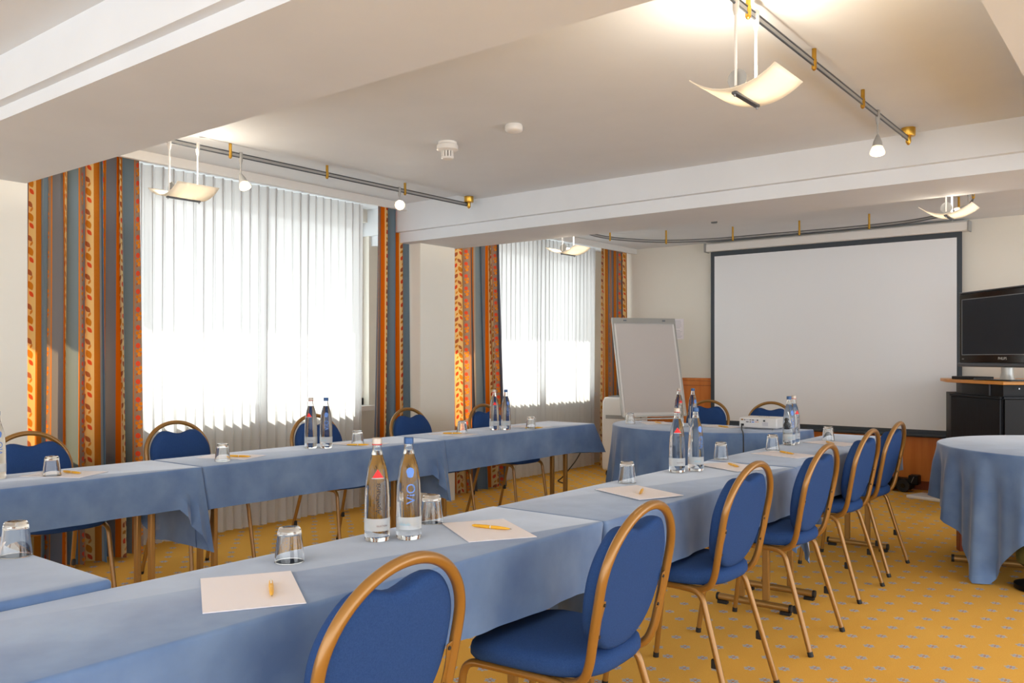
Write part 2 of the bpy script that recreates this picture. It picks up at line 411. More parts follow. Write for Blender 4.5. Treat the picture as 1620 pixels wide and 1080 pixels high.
# ------------------------------------------------------------------ curtains
def curtain(y0, y1, name, label, phase, folds, amp, zt, dy0=0, dy1=0, xoff=0, gather=1.9, seed=0):
    rnd = random.Random(seed); N = folds*22; NZ = 26; W = y1-y0
    ph = [rnd.uniform(-.6, .6) for _ in range(folds+2)]; am = [rnd.uniform(.65, 1.2) for _ in range(folds+2)]
    rows = []; uvs = []; zb = .02
    for j in range(NZ+1):
        t = j/NZ; z = zt+(zb-zt)*t; row = []
        for i in range(N+1):
            s = i/N; y = (y0+dy0*t**1.5)+(W+(dy1-dy0)*t**1.5)*s
            k = s*folds; ki = int(k); fr = k-ki
            a = am[ki]*(1-fr)+am[ki+1]*fr; pp = ph[ki]*(1-fr)+ph[ki+1]*fr
            wv = math.sin(2*PI*(k+phase)+pp*t*1.2)
            wv2 = .35*math.sin(2*PI*(k*2.13+phase*2)+1.3*t)
            A = amp*a*(.62+.38*t); x = -5.27+xoff+A*(wv+wv2*.6)
            y += (.16*W/folds)*math.sin(4*PI*(k+phase)+pp*t*2.4)*(1-.2*t)
            row.append((x, y, z))
        rows.append(row)
    g = MB(); g.grid(rows)
    o = g.build(name, 'curtain', ang=180, fixn=False); me = o.data
    uvl = me.uv_layers.new(name='UVMap'); L = W*gather
    n = N+1; cum = [0.0]; mid = rows[NZ//2]
    for i in range(N): cum.append(cum[-1]+(Vector(mid[i+1])-Vector(mid[i])).length)
    for lp in me.loops:
        i = lp.vertex_index % n; j = lp.vertex_index//n
        uvl.data[lp.index].uv = (phase*.46+.03+cum[i], rows[j][0][2])
    return tag(o, label, 'curtain', 'striped curtains at the windows')
curtain(2.115, 2.80, 'curtain', 'wide orange and blue striped leaf curtain, leftmost, glowing orange in sunlight', .23, 6, .078, 2.55, -.02, .02, -.01, 2.35, 3)
curtain(4.88, 5.235, 'curtain', 'narrow blue and gold striped curtain right of the large sheer, beside the pale pier', .1, 4, .055, 2.55, -.05, .0, 0, 2.6, 5)
curtain(5.715, 6.50, 'curtain', 'orange and blue striped curtain right of the pale pier, left of the second sheer', .6, 6, .074, 2.55, 0, .10, -.01, 2.2, 8)
curtain(8.40, 8.91, 'curtain', 'blue and orange striped curtain in the far corner above the flipchart', .35, 5, .055, 2.55, 0, .0, 0, 2.2, 11)

def sheer(y0, y1, label, folds, seed):
    rnd = random.Random(seed); N = folds*16; NZ = 16; rows = []
    ph = [rnd.uniform(-1, 1) for _ in range(folds+2)]
    for j in range(NZ+1):
        t = j/NZ; z = 2.56+(.025-2.56)*t; row = []
        for i in range(N+1):
            s = i/N; k = s*folds; ki = int(k); fr = k-ki; pp = ph[ki]*(1-fr)+ph[ki+1]*fr
            top = math.sin(2*PI*k); top = math.copysign(abs(top)**.6, top)
            w = (1-t)**2*top+(1-(1-t)**2)*(.8*math.sin(2*PI*k+pp*1.5*t)+.35*math.sin(2*PI*k*.43+pp))
            row.append((-5.43+.024*w*(1+.25*pp), y0+(y1-y0)*s+((.006+.004*pp)+.009*max(0, 1-1.6*t)**2)*math.sin(4*PI*k+pp*t*2), z))
        rows.append(row)
    o = MB().grid(rows).build('sheer_curtain', 'sheer', ang=180, fixn=False)
    return tag(o, label, 'sheer curtain', 'white sheer curtains')
sheer(2.60, 4.88, 'large white pleated sheer curtain between the two nearest striped curtains', 30, 1)
sheer(6.26, 8.50, 'white pleated sheer curtain behind the flipchart and white cooler', 30, 2)

# ------------------------------------------------------------------ tables and cloths
def table(name, label, x0, x1, y0, y1, T, group=None, up=.065, ins=.16):
    cx, cyy = (x0+x1)/2, (y0+y1)/2; L = y1-y0
    t = thing(name, label, 'table', (cx, cyy, 0), 0, group)
    MB().bx(x0-cx+.012, x1-cx-.012, -L/2+.01, L/2-.01, T-.030, T-.008).build('tabletop', 'table_wood', t, .003)
    for s in (-1, 1):
        ye = s*(L/2-ins)
        for q in (-1, 1):
            MB().box((q*up, ye, (T-.03+.055)/2), (.034, .024, T-.03-.055)).build('leg', 'bronze', t, .005)
        f = MB().tube([(-.19, ye, .034), (.19, ye, .034)], .0175, 14).build('foot_bar', 'bronze', t)
        for q in (-1, 1):
            e = MB().tube([(q*.185, ye, .034), (q*.197, ye, .034)], .0195, 14).box((q*.165, ye, .008), (.05, .03, .016)); e.build('foot_cap', 'rubber', f)
        MB().bx(-.14, .14, ye-.02, ye+.02, T-.045, T-.026).build('leg_bracket', 'bronze', t)
    return t

def skirt(outline, T, r=.010, rows=14, wave=None, flare=0.0, pw=1.0):
    """outline: list of dicts x,y,nx,ny,drop,ox,oy,s"""
    rings = []
    for a in (0, 30, 60, 90):
        ar = R(a); rings.append([(q['x']+q['nx']*(r*math.sin(ar)-r), q['y']+q['ny']*(r*math.sin(ar)-r), T-r*(1-math.cos(ar))) for q in outline])
    for k in range(1, rows+1):
        t = k/rows; rg = []
        for q in outline:
            w = (wave(q, t) if wave else 0)+flare*t
            tt = t**pw
            rg.append((q['x']+q['nx']*w+q['ox']*tt, q['y']+q['ny']*w+q['oy']*tt, max(.006, T-r-(q['drop']-r)*t)))
        rings.append(rg)
    m = MB(); m.rings(rings, cap0=True, cap1=False); return m

def rect_outline(x0, x1, y0, y1, dx, dy0, dy1, corners, step=.025, cr=.012):
    pts = []
    def seg(ax, ay, bx_, by_, nx, ny, drop):
        L = math.hypot(bx_-ax, by_-ay); n = max(2, int(L/step))
        for i in range(n): t = (i+.5)/n; pts.append(dict(x=ax+(bx_-ax)*t, y=ay+(by_-ay)*t, nx=nx, ny=ny, drop=drop, ox=0, oy=0))
    def arc(cx, cyy, a0):
        for i in range(5):
            a = R(a0+90*i/4); pts.append(dict(x=cx+cr*math.cos(a), y=cyy+cr*math.sin(a), nx=math.cos(a), ny=math.sin(a), drop=None, ox=0, oy=0))
    seg(x0+cr, y0, x1-cr, y0, 0, -1, dy0); arc(x1-cr, y0+cr, -90)
    seg(x1, y0+cr, x1, y1-cr, 1, 0, dx[1]); arc(x1-cr, y1-cr, 0)
    seg(x1-cr, y1, x0+cr, y1, 0, 1, dy1); arc(x0+cr, y1-cr, 90)
    seg(x0, y1-cr, x0, y0+cr, -1, 0, dx[0]); arc(x0+cr, y0+cr, 180)
    n = len(pts)
    for i, p in enumerate(pts):
        if p['drop'] is None:
            a = next(pts[(i-k) % n]['drop'] for k in range(1, 9) if pts[(i-k) % n]['drop'] is not None)
            b = next(pts[(i+k) % n]['drop'] for k in range(1, 9) if pts[(i+k) % n]['drop'] is not None); p['drop'] = (a+b)/2
    s = 0
    for i, p in enumerate(pts):
        p['s'] = s; q = pts[(i+1) % n]; s += math.hypot(q['x']-p['x'], q['y']-p['y'])
    base = [p['drop'] for p in pts]
    for (cx, cyy), (style, par) in corners.items():
        X_, Y_ = (x0, x1)[cx], (y0, y1)[cyy]; sy = 1 if cyy else -1; sx = 1 if cx else -1
        for i, p in enumerate(pts):
            d = math.hypot(p['x']-X_, p['y']-Y_); rad = par.get('rad', .14); w = max(0, 1-d/rad)
            if w <= 0: continue
            side = abs(p['x']-X_) < .02            # on the long side
            if style == 'flap':
                p['drop'] = p['drop']*(1-w)+par.get('tip', .43)*w
                p['ox'] += sx*.034*w; p['oy'] += sy*(.035*w if side else .02*w)
                z = math.sin(w*PI*4); p['ox'] += sx*.020*z
            elif style == 'tuck':
                p['oy'] -= sy*par.get('in', .10)*w
                if not side: p['ox'] -= sx*.04*w
            elif style == 'flare':
                p['ox'] += sx*.055*w; p['oy'] += sy*.085*w; p['drop'] = p['drop']*(1-w)+par.get('tip', .25)*w
    return pts
def smallwave(seed, amp=.006):
    a, b, c_ = [random.Random(seed+k).uniform(0, 6) for k in range(3)]
    return lambda q, t: amp*t*(math.sin(q['s']*9+a)+.7*math.sin(q['s']*21+b)+.3*math.sin(q['s']*43+c_))+.006*t
def cloth(label, outline, T, wave, **kw):
    o = skirt(outline, T, wave=wave, **kw).build('tablecloth', 'cloth', ang=60)
    return tag(o, label, 'tablecloth', 'blue tablecloths')

T = .742
TG = 'narrow seminar tables under blue cloths'
# left row (by the windows)
XL0, XL1 = -4.215, -3.745
for (a, b, lab) in ((.62, 2.325, 'narrow folding table on bronze legs, nearest of the window row, at the left edge'),
                    (2.345, 4.06, 'narrow folding table on bronze legs, middle of the window row'),
                    (4.08, 5.84, 'narrow folding table on bronze legs, far end of the window row, beside the white cooler')):
    table('seminar_table', lab, XL0, XL1, a, b, T, TG)
cloth('blue tablecloth at the left edge on the nearest window-row table, corner hanging pleated',
      rect_outline(XL0, XL1, .60, 2.335, (.20, .19), .3, .40, {(1, 1): ('flap', dict(tip=.42, rad=.12)), (0, 1): ('flap', dict(tip=.42))}), T, smallwave(1))
cloth('blue suede tablecloth on the middle window-row table, pleated corner near its far end',
      rect_outline(XL0, XL1, 2.337, 4.068, (.20, .21), .24, .36, {(1, 0): ('tuck', {'in': .03}), (1, 1): ('flap', dict(tip=.40, rad=.12)), (0, 1): ('flap', dict(tip=.42))}), T, smallwave(4))
cloth('blue suede tablecloth on the far window-row table, end corner flaring out near the white cooler',
      rect_outline(XL0, XL1, 4.07, 5.86, (.20, .21), .22, .26, {(1, 0): ('tuck', {'in': .03}), (1, 1): ('flare', dict(tip=.235, rad=.25)), (0, 1): ('flare', dict(tip=.25, rad=.2))}), T, smallwave(7))
# right row (nearest the camera)
XR0, XR1 = -1.945, -1.475
for (a, b, lab) in ((.45, 2.355, 'narrow folding table on bronze legs, nearest the camera in the right-hand row'),
                    (2.375, 4.32, 'narrow folding table on bronze legs, middle of the right-hand row'),
                    (4.34, 6.08, 'narrow folding table on bronze legs, far end of the right-hand row')):
    table('seminar_table', lab, XR0, XR1, a, b, T, TG, ins=.09 if a < 1 else .16)
cloth('large pale blue tablecloth filling the bottom left, on the nearest right-row table',
      rect_outline(XR0, XR1, .42, 2.365, (.21, .205), .3, .37, {(1, 1): ('tuck', {'in': .085, 'rad': .2}), (0, 1): ('flap', dict(tip=.42))}), T, smallwave(11))
cloth('blue suede tablecloth on the middle right-row table, under the second bottle pair',
      rect_outline(XR0, XR1, 2.37, 4.20, (.22, .215), .34, .23, {(1, 0): ('tuck', {'in': .07, 'rad': .12}), (1, 1): ('flap', dict(tip=.5, rad=.10)), (0, 0): ('flap', dict(tip=.4))}), T-.003, smallwave(14))
cloth('blue suede tablecloth on the far right-row table, nearest the half-round table',
      rect_outline(XR0, XR1, 4.10, 6.10, (.22, .215), .24, .22, {(1, 0): ('flap', dict(tip=.42, rad=.09)), (0, 1): ('flare', dict(tip=.3))}), T, smallwave(17))
# side table closing the near end
TS = .758
def side_table():
    t = thing('side_table', 'table at the bottom left corner closing the gap between both rows', 'table', (-2.74, .62, 0))
    MB().bx(-.78, .78, -.345, .345, TS-.026, TS-.003).build('tabletop', 'table_wood', t, .003)
    for s in (-1, 1):
        for q in (-1, 1): MB().box((s*.62, q*.07, .4), (.024, .034, .66)).build('leg', 'bronze', t, .005)
        f = MB().tube([(s*.62, -.25, .034), (s*.62, .25, .034)], .0175, 14).build('foot_bar', 'bronze', t)
        for q in (-1, 1): MB().tube([(s*.62, q*.245, .034), (s*.62, q*.257, .034)], .0195, 14).box((s*.62, q*.22, .008), (.03, .05, .016)).build('foot_cap', 'rubber', f)
side_table()
cloth('pale blue tablecloth corner at the lower left edge under the cut-off tumbler',
      rect_outline(-3.54, -1.95, .25, .985, (.2, .05), .2, .25, {(0, 1): ('flare', dict(tip=.28))}), TS, smallwave(21))

def half_round():
    cx, cyy, r = -2.95, 6.36, .80
    t = thing('half_round_table', 'half-round table before the projection screen, holding the white projector', 'table', (cx, cyy, 0))
    poly = [((r-.02)*math.cos(R(a)), (r-.02)*math.sin(R(a))) for a in range(180, 361, 6)]
    MB().prism(poly, T-.026, T-.003).build('tabletop', 'table_wood', t)
    for (x, y) in ((-.5, -.12), (.5, -.12), (0, -.55)): MB().tube([(x, y, 0), (x, y, T-.03)], .02, 12).build('leg', 'bronze', t)
    out = []; n = 130
    for i in range(n+1):
        a = PI+PI*i/n; out.append(dict(x=cx+r*math.cos(a), y=cyy+r*math.sin(a), nx=math.cos(a), ny=math.sin(a), drop=.69, ox=0, oy=0))
    for i in range(1, 50):
        out.append(dict(x=cx+r-2*r*i/50, y=cyy, nx=0, ny=1, drop=.5, ox=0, oy=0))
    s = 0
    for i, p in enumerate(out):
        p['s'] = s; q = out[(i+1) % len(out)]; s += math.hypot(q['x']-p['x'], q['y']-p['y'])
    def wv(q, t):
        s = q['s']; f = min(1, t*1.6)
        m = .5+.5*math.sin(s*3.1+.6)
        return f*(.024*math.sin(s*36+1.5*math.sin(s*2.3))*(.35+m)+.013*math.sin(s*61+2))*(.4+.6*t)+.045*t*(1 if q['ny'] < .9 else .2)
    cloth('floor-length blue tablecloth with soft folds on the half-round table before the screen', out, T, wv, rows=16)
half_round()

def round_table():
    cx, cyy, r = -.43, 6.10, .816
    t = thing('round_table', 'large round table at the right edge before the black television cabinet', 'table', (cx, cyy, 0))
    MB().prism([((r-.02)*math.cos(R(a)), (r-.02)*math.sin(R(a))) for a in range(0, 360, 5)], T-.03, T-.003).build('tabletop', 'table_wood', t)
    for (x, y) in ((-.72, .17), (.45, .3)): MB().box((x, y, .353), (.04, .06, .706), R(30)).build('leg', 'wood_red', t, .003)
    f = MB().tube([(-.685, -.235, .03), (.25, -.05, .03)], .022, 14).build('foot_bar', 'bronze', t)
    MB().tube([(-.70, -.238, .03), (-.684, -.2348, .03)], .0235, 14).build('foot_cap', 'rubber', f)
    MB().tube([(-.2, -.14, .03), (-.2, -.14, .71)], .03, 14).build('pedestal', 'bronze', t)
    out = []; n = 220; a0 = R(237)
    for i in range(n):
        a = 2*PI*i/n; k = (a-a0+PI/4) % (PI/2)-PI/4        # angle from the nearest cloth corner
        half = 1.14; d = half/math.cos(PI/4-abs(k))-r
        out.append(dict(x=cx+r*math.cos(a), y=cyy+r*math.sin(a), nx=math.cos(a), ny=math.sin(a), drop=d, ox=0, oy=0, s=r*a, k=k))
    def wv(q, t):
        s = q['s']; f = min(1, t*3)*(.4+.6*q['drop']/.7)
        return f*(.036*math.sin(s*27+1.1*math.sin(s*3)+.4)+.020*math.sin(s*47+1))*(.45+.55*t)+.02*t
    cloth('blue tablecloth on the right-edge round table, hanging to a point on the carpet', out, T, wv, rows=20)
round_table()
# ------------------------------------------------------------------ banquet chairs
CH = dict()
def make_chair(label):
    t = thing('banquet_chair', label, 'chair', (0, 0, 0), 0)
    # seat
    def outline(k, hw=.205, n=48):
        o = []
        for i in range(n):
            a = 2*PI*i/n; ca, sa = math.cos(a), math.sin(a); e = 2/3.4
            x = math.copysign(abs(ca)**e, ca); y = math.copysign(abs(sa)**e, sa)
            w = hw*(1+.05*y); o.append((x*w*k, .02+y*.215*k))
        return o
    rg = []
    for (k, z) in ((.90, .445), (.97, .448), (1.0, .458), (1.0, .474), (.985, .486), (.94, .495), (.82, .501), (.5, .506), (.2, .508)):
        rg.append([(x, y, z-.012*max(0, y-.12)/.1) for x, y in outline(k)])
    MB().rings(rg).build('seat', 'chair_blue', t, ang=60)
    # back pad
    def by(z): return -.185-.19*(z-.47)+(-.03*max(0, z-.7))
    pts = []; n = 72
    for i in range(n):
        a = 2*PI*i/n; ca, sa = math.cos(a), math.sin(a); e = 2/2.35
        if sa >= 0: x = .189*ca; z = .700+.166*sa
        else: x = .189*math.copysign(abs(ca)**e, ca); z = .700-.208*abs(sa)**e
        if sa > 0 and abs(x) < .13: z -= .050*math.cos(PI*x/.26)**2
        pts.append((x, z))
    cz = .665; rg = []
    for k, dy in ((.25, -.010), (.8, -.010), (.93, -.008), (.985, -.002), (1.0, .008), (1.005, .020), (.99, .033), (.955, .043), (.86, .051), (.6, .057), (.25, .059)):
        rg.append([(x*k, by(cz+(z-cz)*k)+.012+dy, cz+(z-cz)*k) for x, z in pts])
    bp = MB().rings(rg).build('backrest', 'chair_blue', t, ang=60)
    # hoop
    def hoop(x, z): return (x, by(z), z)
    left = [(-.165, .06, .432), (-.172, -.08, .430), (-.178, -.135, .434), (-.184, -.172, .455)]
    side = []
    for z in (.50, .56, .62, .68): side.append(hoop(-(.188+.014*math.sin((z-.47)/.24*PI/2)), z))
    arc = []
    for i in range(0, 25):
        a = PI-PI*i/24; arc.append(hoop(.202*math.cos(a), .705+.176*math.sin(a)))
    path = left+side+arc+[(-x, y, z) for x, y, z in reversed(side)]+[(-x, y, z) for x, y, z in reversed(left)]
    MB().tube(bend(path, .03, 3), .0128, 12).build('back_frame', 'gold', t, ang=80)
    for s in (-1, 1):
        b = MB(); z0, z1 = .555, .665; q = .180*s
        vs = []
        b.add([(q+s*.014, by(z0)-.004, z0), (q+s*.014, by(z1)-.004, z1), (q-s*.010, by(z1)-.005, z1-.005), (q-s*.004, by(.61)-.005, .61), (q-s*.010, by(z0)-.005, z0+.005),
               (q+s*.014, by(z0)+.0, z0), (q+s*.014, by(z1)+.0, z1), (q-s*.010, by(z1)-.001, z1-.005), (q-s*.004, by(.61)-.001, .61), (q-s*.010, by(z0)-.001, z0+.005)],
              [(0, 1, 2, 3, 4), (9, 8, 7, 6, 5), (0, 5, 6, 1), (1, 6, 7, 2), (2, 7, 8, 3), (3, 8, 9, 4), (4, 9, 5, 0)])
        br = b.build('bracket', 'gold', t, .001)
        for zz in (z0+.014, z1-.014): MB().tube([(q-s*.0035, by(zz)-.008, zz), (q-s*.0035, by(zz)-.003, zz)], .0045, 10).build('screw', 'rubber', br)
        # legs and seat rail
        fl = bend([(s*.205, .262, .004), (s*.188, .205, .432), (s*.188, .12, .434)], .06, 6)
        L1 = MB().tube(fl, .0112, 10).build('leg', 'gold', t, ang=80)
        MB().tube([(s*.2052, .2625, 0), (s*.2045, .260, .022)], .0122, 10).build('foot_cap', 'rubber', L1)
        rl = bend([(s*.215, -.262, .004), (s*.188, -.135, .428), (s*.188, -.05, .434)], .06, 6)
        L2 = MB().tube(rl, .0112, 10).build('leg', 'gold', t, ang=80)
        MB().tube([(s*.2155, -.2635, 0), (s*.214, -.257, .02)], .0122, 10).build('foot_cap', 'rubber', L2)
        MB().box((s*.202, -.195, .185), (.016, .026, .034)).build('bumper', 'rubber', L2, .004)
        MB().tube([(s*.188, -.055, .434), (s*.188, .125, .434)], .0112, 10).build('seat_rail', 'gold', t)
    MB().tube([(-.186, -.118, .420), (.186, -.118, .420)], .010, 10).build('crossbar', 'gold', t)
    MB().tube([(-.186, .15, .432), (.186, .15, .432)], .010, 10).build('crossbar', 'gold', t)
    return t
CG = 'blue padded banquet chairs with gold frames'
chairs = [  # x, y, rz, label  (local +Y is the way the chair faces)
    (-1.445, 1.16, R(94), 'blue padded chair with gold hoop back, nearest the camera at the bottom edge'),
    (-1.375, 1.985, R(94), 'blue padded chair with gold hoop back, second along the right row, seat fully seen'),
    (-1.50, 3.03, R(90), 'blue padded chair with gold hoop back, third along the right row'),
    (-1.505, 3.855, R(90), 'blue padded chair with gold hoop back, fourth along the right row'),
    (-1.575, 4.80, R(90), 'blue padded chair with gold hoop back, fifth along the right row, partly behind the fourth'),
    (-1.60, 5.46, R(90), 'blue padded chair with gold hoop back, farthest along the right row, before the wood panelling'),
    (-4.45, 1.93, R(-90), 'blue chair behind the window-row table, in front of the glowing leftmost curtain'),
    (-4.56, 2.82, R(-90), 'blue chair behind the window row, before the left part of the large sheer'),
    (-4.40, 3.74, R(-90), 'blue chair behind the window row, partly hidden by a pair of bottles'),
    (-4.42, 4.66, R(-90), 'blue chair behind the window row, in front of the narrow curtain and pale pier'),
    (-4.31, 5.43, R(-90), 'blue chair behind the window row, farthest of it, in front of the second orange curtain'),
    (-3.40, 6.98, R(180), 'blue chair behind the half-round table, left of the projector'),
    (-2.83, 7.02, R(180), 'blue chair behind the half-round table, directly behind the projector'),
]
proto = None
for (x, y, rz, lab) in chairs:
    if proto is None:
        proto = make_chair(lab); proto['group'] = CG; proto.location = (x, y, 0); proto.rotation_euler = (0, 0, rz)
    else: dup(proto, (x, y, 0), rz, lab)

# ------------------------------------------------------------------ tumblers
def make_glass():
    prof = [(.0385, 0), (.0388, .001), (.0305, .074), (.0290, .083), (.0255, .0885), (.020, .0895), (.015, .087), (.010, .0860), (.0001, .0855),
            (.0001, .071), (.020, .0712), (.0255, .0735), (.0272, .070), (.0365, .001), (.0372, 0)]
    def mid(a, b, fs): return [(a[0]+(b[0]-a[0])*f, a[1]+(b[1]-a[1])*f) for f in fs]
    fs = (.02, .06, .2, .4, .6, .8, .94, .98); pr = []
    for i, a in enumerate(prof):
        b = prof[(i+1) % len(prof)]; pr.append(a)
        if math.dist(a, b) > .03: pr += mid(a, b, fs)
    m = MB(); m.lathe(pr, 48, close=True); return m
glasses = [(-1.825, 1.387, 'upturned tumbler on the near table behind the nearest sheet of paper'),
    (-1.895, 1.995, 'upturned tumbler beside the nearest blue-capped bottle'),
    (-1.857, 3.156, 'upturned tumbler on the middle right-row table, left of the second bottle pair'),
    (-1.90, 4.19, 'upturned tumbler just right of the second bottle pair on the right row'),
    (-1.855, 4.79, 'upturned tumbler left of the farthest bottle pair on the right row'),
    (-1.79, 5.57, 'upturned tumbler at the far end of the right row, beyond the last bottle pair'),
    (-3.984, 1.733, 'upturned tumbler near the left edge on the window row, before the leftmost chair'),
    (-3.882, 2.532, 'upturned tumbler on the window row right of the first pleated cloth corner'),
    (-3.942, 3.50, 'upturned tumbler on the window row just right of its middle bottle pair'),
    (-3.979, 4.498, 'upturned tumbler on the window row in front of the pale pier'),
    (-3.841, 5.12, 'upturned tumbler near the far end of the window row, right of a bottle pair'),
    (-3.50, 6.00, 'upturned tumbler on the half-round table, below the flipchart'),
    (-2.378, .945, 'upturned tumbler at the left edge on the pale corner tablecloth')]
g0 = None
for (x, y, lab) in glasses:
    z = (TS if y < 1 else T)+.0008
    if g0 is None: g0 = make_glass().build('tumbler', 'glass', ang=50); tag(g0, lab, 'glass', 'upturned water tumblers'); g0.location = (x, y, z)
    else: dup(g0, (x, y, z), 0, lab)

# ------------------------------------------------------------------ bottles
BP = [(.033, 0), (.036, .006), (.0368, .018), (.0368, .065), (.036, .124), (.0335, .170), (.0285, .206), (.0245, .222), (.0180, .242), (.0145, .256), (.0132, .268), (.0130, .280)]
def brad(z):
    for (r0, z0), (r1, z1) in zip(BP, BP[1:]):
        if z0 <= z <= z1: return r0+(r1-r0)*(z-z0)/(z1-z0)
    return BP[-1][0]
def onb(a, z, e=.0009):                    # point on the bottle: a = arc length to the right
    r = brad(z)+e; th = a/r; return (r*math.sin(th), -r*math.cos(th), z)
def make_bottle(kind, lab):
    t = thing('water_bottle', lab, 'bottle', (0, 0, 0), 0, 'clear glass water bottles')
    m = MB(); prof = [(.0001, .002), (.028, .0005)]+BP
    sm = []
    for (r0, z0), (r1, z1) in zip(prof, prof[1:]):
        for k in range(3): f = k/3; sm.append((r0+(r1-r0)*f, z0+(z1-z0)*f))
    sm.append((.0130, .280)); sm += [(.0105, .280), (.0105, .262), (.012, .2535), (.0145, .2475), (.0001, .2475)]
    m.lathe(sm, 36, close=True)
    m.build('glass_body', 'bottle', t, ang=70)
    c = MB(); pr = [(.0136, .277)]
    for k in range(4): z = .2785+k*.004; pr += [(.0145, z), (.0139, z+.002)]
    c.lathe(pr+[(.0143, .2945), (.0128, .2965), (.006, .297)], 28).build('cap', 'cap_red' if kind == 'a' else 'cap_blue', t)
    if kind == 'a': MB().lathe([(.0138, .2755), (.0148, .276), (.0148, .279), (.0140, .2795)], 28).build('cap_ring', 'band_red', t)
    # frosted label band
    rows = [[onb((i/40-.5)*.155, z, .0004) for i in range(41)] for z in (.031, .040, .050, .060, .067)]
    lb = MB().grid(rows).build('label', 'label_white', t, ang=180, fixn=False)
    def txt(s, size, z, a, mat, vert, sh=0, name='lettering', par=None):
        vs, fs = text_geo(s, size, sh)
        if vert: q = [onb(a-y, z+x) for x, y, _ in vs]
        else: q = [onb(a+x, z+y, .0009) for x, y, _ in vs]
        MB().add(q, fs).build(name, mat, par or t, fixn=False)
    if kind == 'a':
        n = 8; z0, z1 = .184, .208
        rows = []
        for j in range(n+1):
            z = z0+(z1-z0)*j/n; w = .0165*(1-j/n)+.0002; rows.append([onb(w*(2*i/8-1), z) for i in range(9)])
        MB().grid(rows).build('emblem', 'red', t, ang=180, fixn=False)
        MB().grid([[onb(.019*(2*i/8-1), z) for i in range(9)] for z in (.181, .1835)]).build('emblem_bar', 'label_white', t, ang=180, fixn=False)
        txt('Apollinaris', .0205, .124, .001, 'print_dark', True, .25)
        txt('SELECTION', .0065, .046, .012, 'print_brown', False, par=lb)
    else:
        rg = []
        for kk in (1, .75, .5, .25, .02):
            sh = []
            for i in range(28):
                a = 2*PI*i/28; rr = .0105*(1+.12*math.cos(a-R(120)))*kk; sh.append(onb(rr*1.1*math.cos(a)+.002, .197+rr*1.15*math.sin(a)-(.005*kk if math.sin(a) < -.6 else 0), .0010))
            rg.append(sh)
        MB().rings(rg, cap0=False).build('emblem', 'print_blue', t, ang=180, fixn=False)
        txt('ViO', .036, .135, .004, 'print_blue', True)
        MB().grid([[onb((i/20-.5)*.10-.01, z, .0008) for i in range(21)] for z in (.041, .042)]).build('label_line', 'print_grey', lb, ang=180, fixn=False)
        hs = MB()
        for k in range(9): a = -.034+k*.004; h = .006+.006*((k*7) % 5)/5; hs.add([onb(a, .044, .0008), onb(a+.003, .044, .0008), onb(a+.0015, .044+h, .0008)], [(0, 1, 2)])
        hs.build('label_hills', 'print_teal', lb, fixn=False)
    return t
bottles = [  # x, y, kind, turn, label
    (-1.840, 1.708, 'a', 4, 'nearest bottle with a red triangle and pale cap, at centre of the near table'),
    (-1.785, 1.782, 'b', 6, 'nearest blue-capped bottle, touching distance right of the nearest red-triangle bottle'),
    (-1.845, 3.590, 'a', 4, 'red-triangle bottle of the second pair along the right row'),
    (-1.800, 3.690, 'b', 40, 'blue-capped bottle of the second pair along the right row'),
    (-1.884, 5.130, 'b', 38, 'blue-capped bottle of the farthest right-row pair, right of the projector'),
    (-1.892, 5.232, 'a', 42, 'red-triangle bottle of the farthest right-row pair, half behind a blue-capped one'),
    (-4.035, 3.220, 'a', -22, 'red-triangle bottle of the middle window-row pair, in front of a chair'),
    (-3.965, 3.275, 'b', 0, 'bottle with blue writing of the middle window-row pair, right of a red-triangle one'),
    (-3.995, 4.875, 'a', 5, 'red-triangle bottle of the far window-row pair, in front of the orange curtain'),
    (-3.935, 4.935, 'b', 34, 'blue-capped bottle of the far window-row pair, in front of the orange curtain'),
    (-4.085, 1.545, 'b', 15, 'blue-capped bottle cut off by the left edge of the photo'),
    (-3.06, 5.985, 'a', 30, 'red-triangle bottle on the half-round table'),
    (-2.965, 6.03, 'b', 34, 'blue-capped bottle on the half-round table in front of a chair'),
]
b0 = {}
for (x, y, k, turn, lab) in bottles:
    rz = math.atan2(-x, y)+R(turn); z = T+.0008
    if k not in b0: b0[k] = make_bottle(k, lab); b0[k].location = (x, y, z); b0[k].rotation_euler = (0, 0, rz)
    else: dup(b0[k], (x, y, z), rz, lab)

# ------------------------------------------------------------------ note paper and pens
papers = [(-1.662, 1.156, -31, 'nearest sheet of note paper, beside the first tumbler on the near table'),
    (-1.677, 2.013, -32, 'sheet of note paper right of the nearest bottle pair'),
    (-1.683, 2.945, -23, 'sheet of note paper on the middle right-row table, left of the second bottle pair'),
    (-1.715, 3.925, -26, 'sheet of note paper on the right row just behind the third chair'),
    (-1.71, 4.592, -14, 'sheet of note paper on the right row just behind the fourth chair'),
    (-1.70, 5.385, -18, 'sheet of note paper at the far end of the right row'),
    (-4.00, 1.795, 30, 'sheet of note paper on the window row near the left edge'),
    (-4.01, 2.67, 22, 'sheet of note paper on the window row right of the first pleated corner'),
    (-3.985, 3.555, 8, 'sheet of note paper on the window row right of its middle bottle pair'),
    (-3.975, 4.40, 4, 'sheet of note paper on the window row in front of the pale pier'),
    (-3.945, 5.24, 6, 'sheet of note paper at the far end of the window row'),
    (-3.37, 6.18, -48, 'sheet of note paper on the half-round table beside its tumbler'),
    (-2.80, 6.17, -20, 'sheet of note paper on the half-round table left of the projector')]
p0 = None
for (x, y, a, lab) in papers:
    if p0 is None:
        p0 = MB().bx(-.148, .148, -.105, .105, 0, .0022).build('note_paper', 'paper', bevel=.0004); tag(p0, lab, 'paper', 'note paper sheets'); p0.location = (x, y, T+.0008); p0.rotation_euler = (0, 0, R(a))
    else: dup(p0, (x, y, T+.0008), R(a), lab)
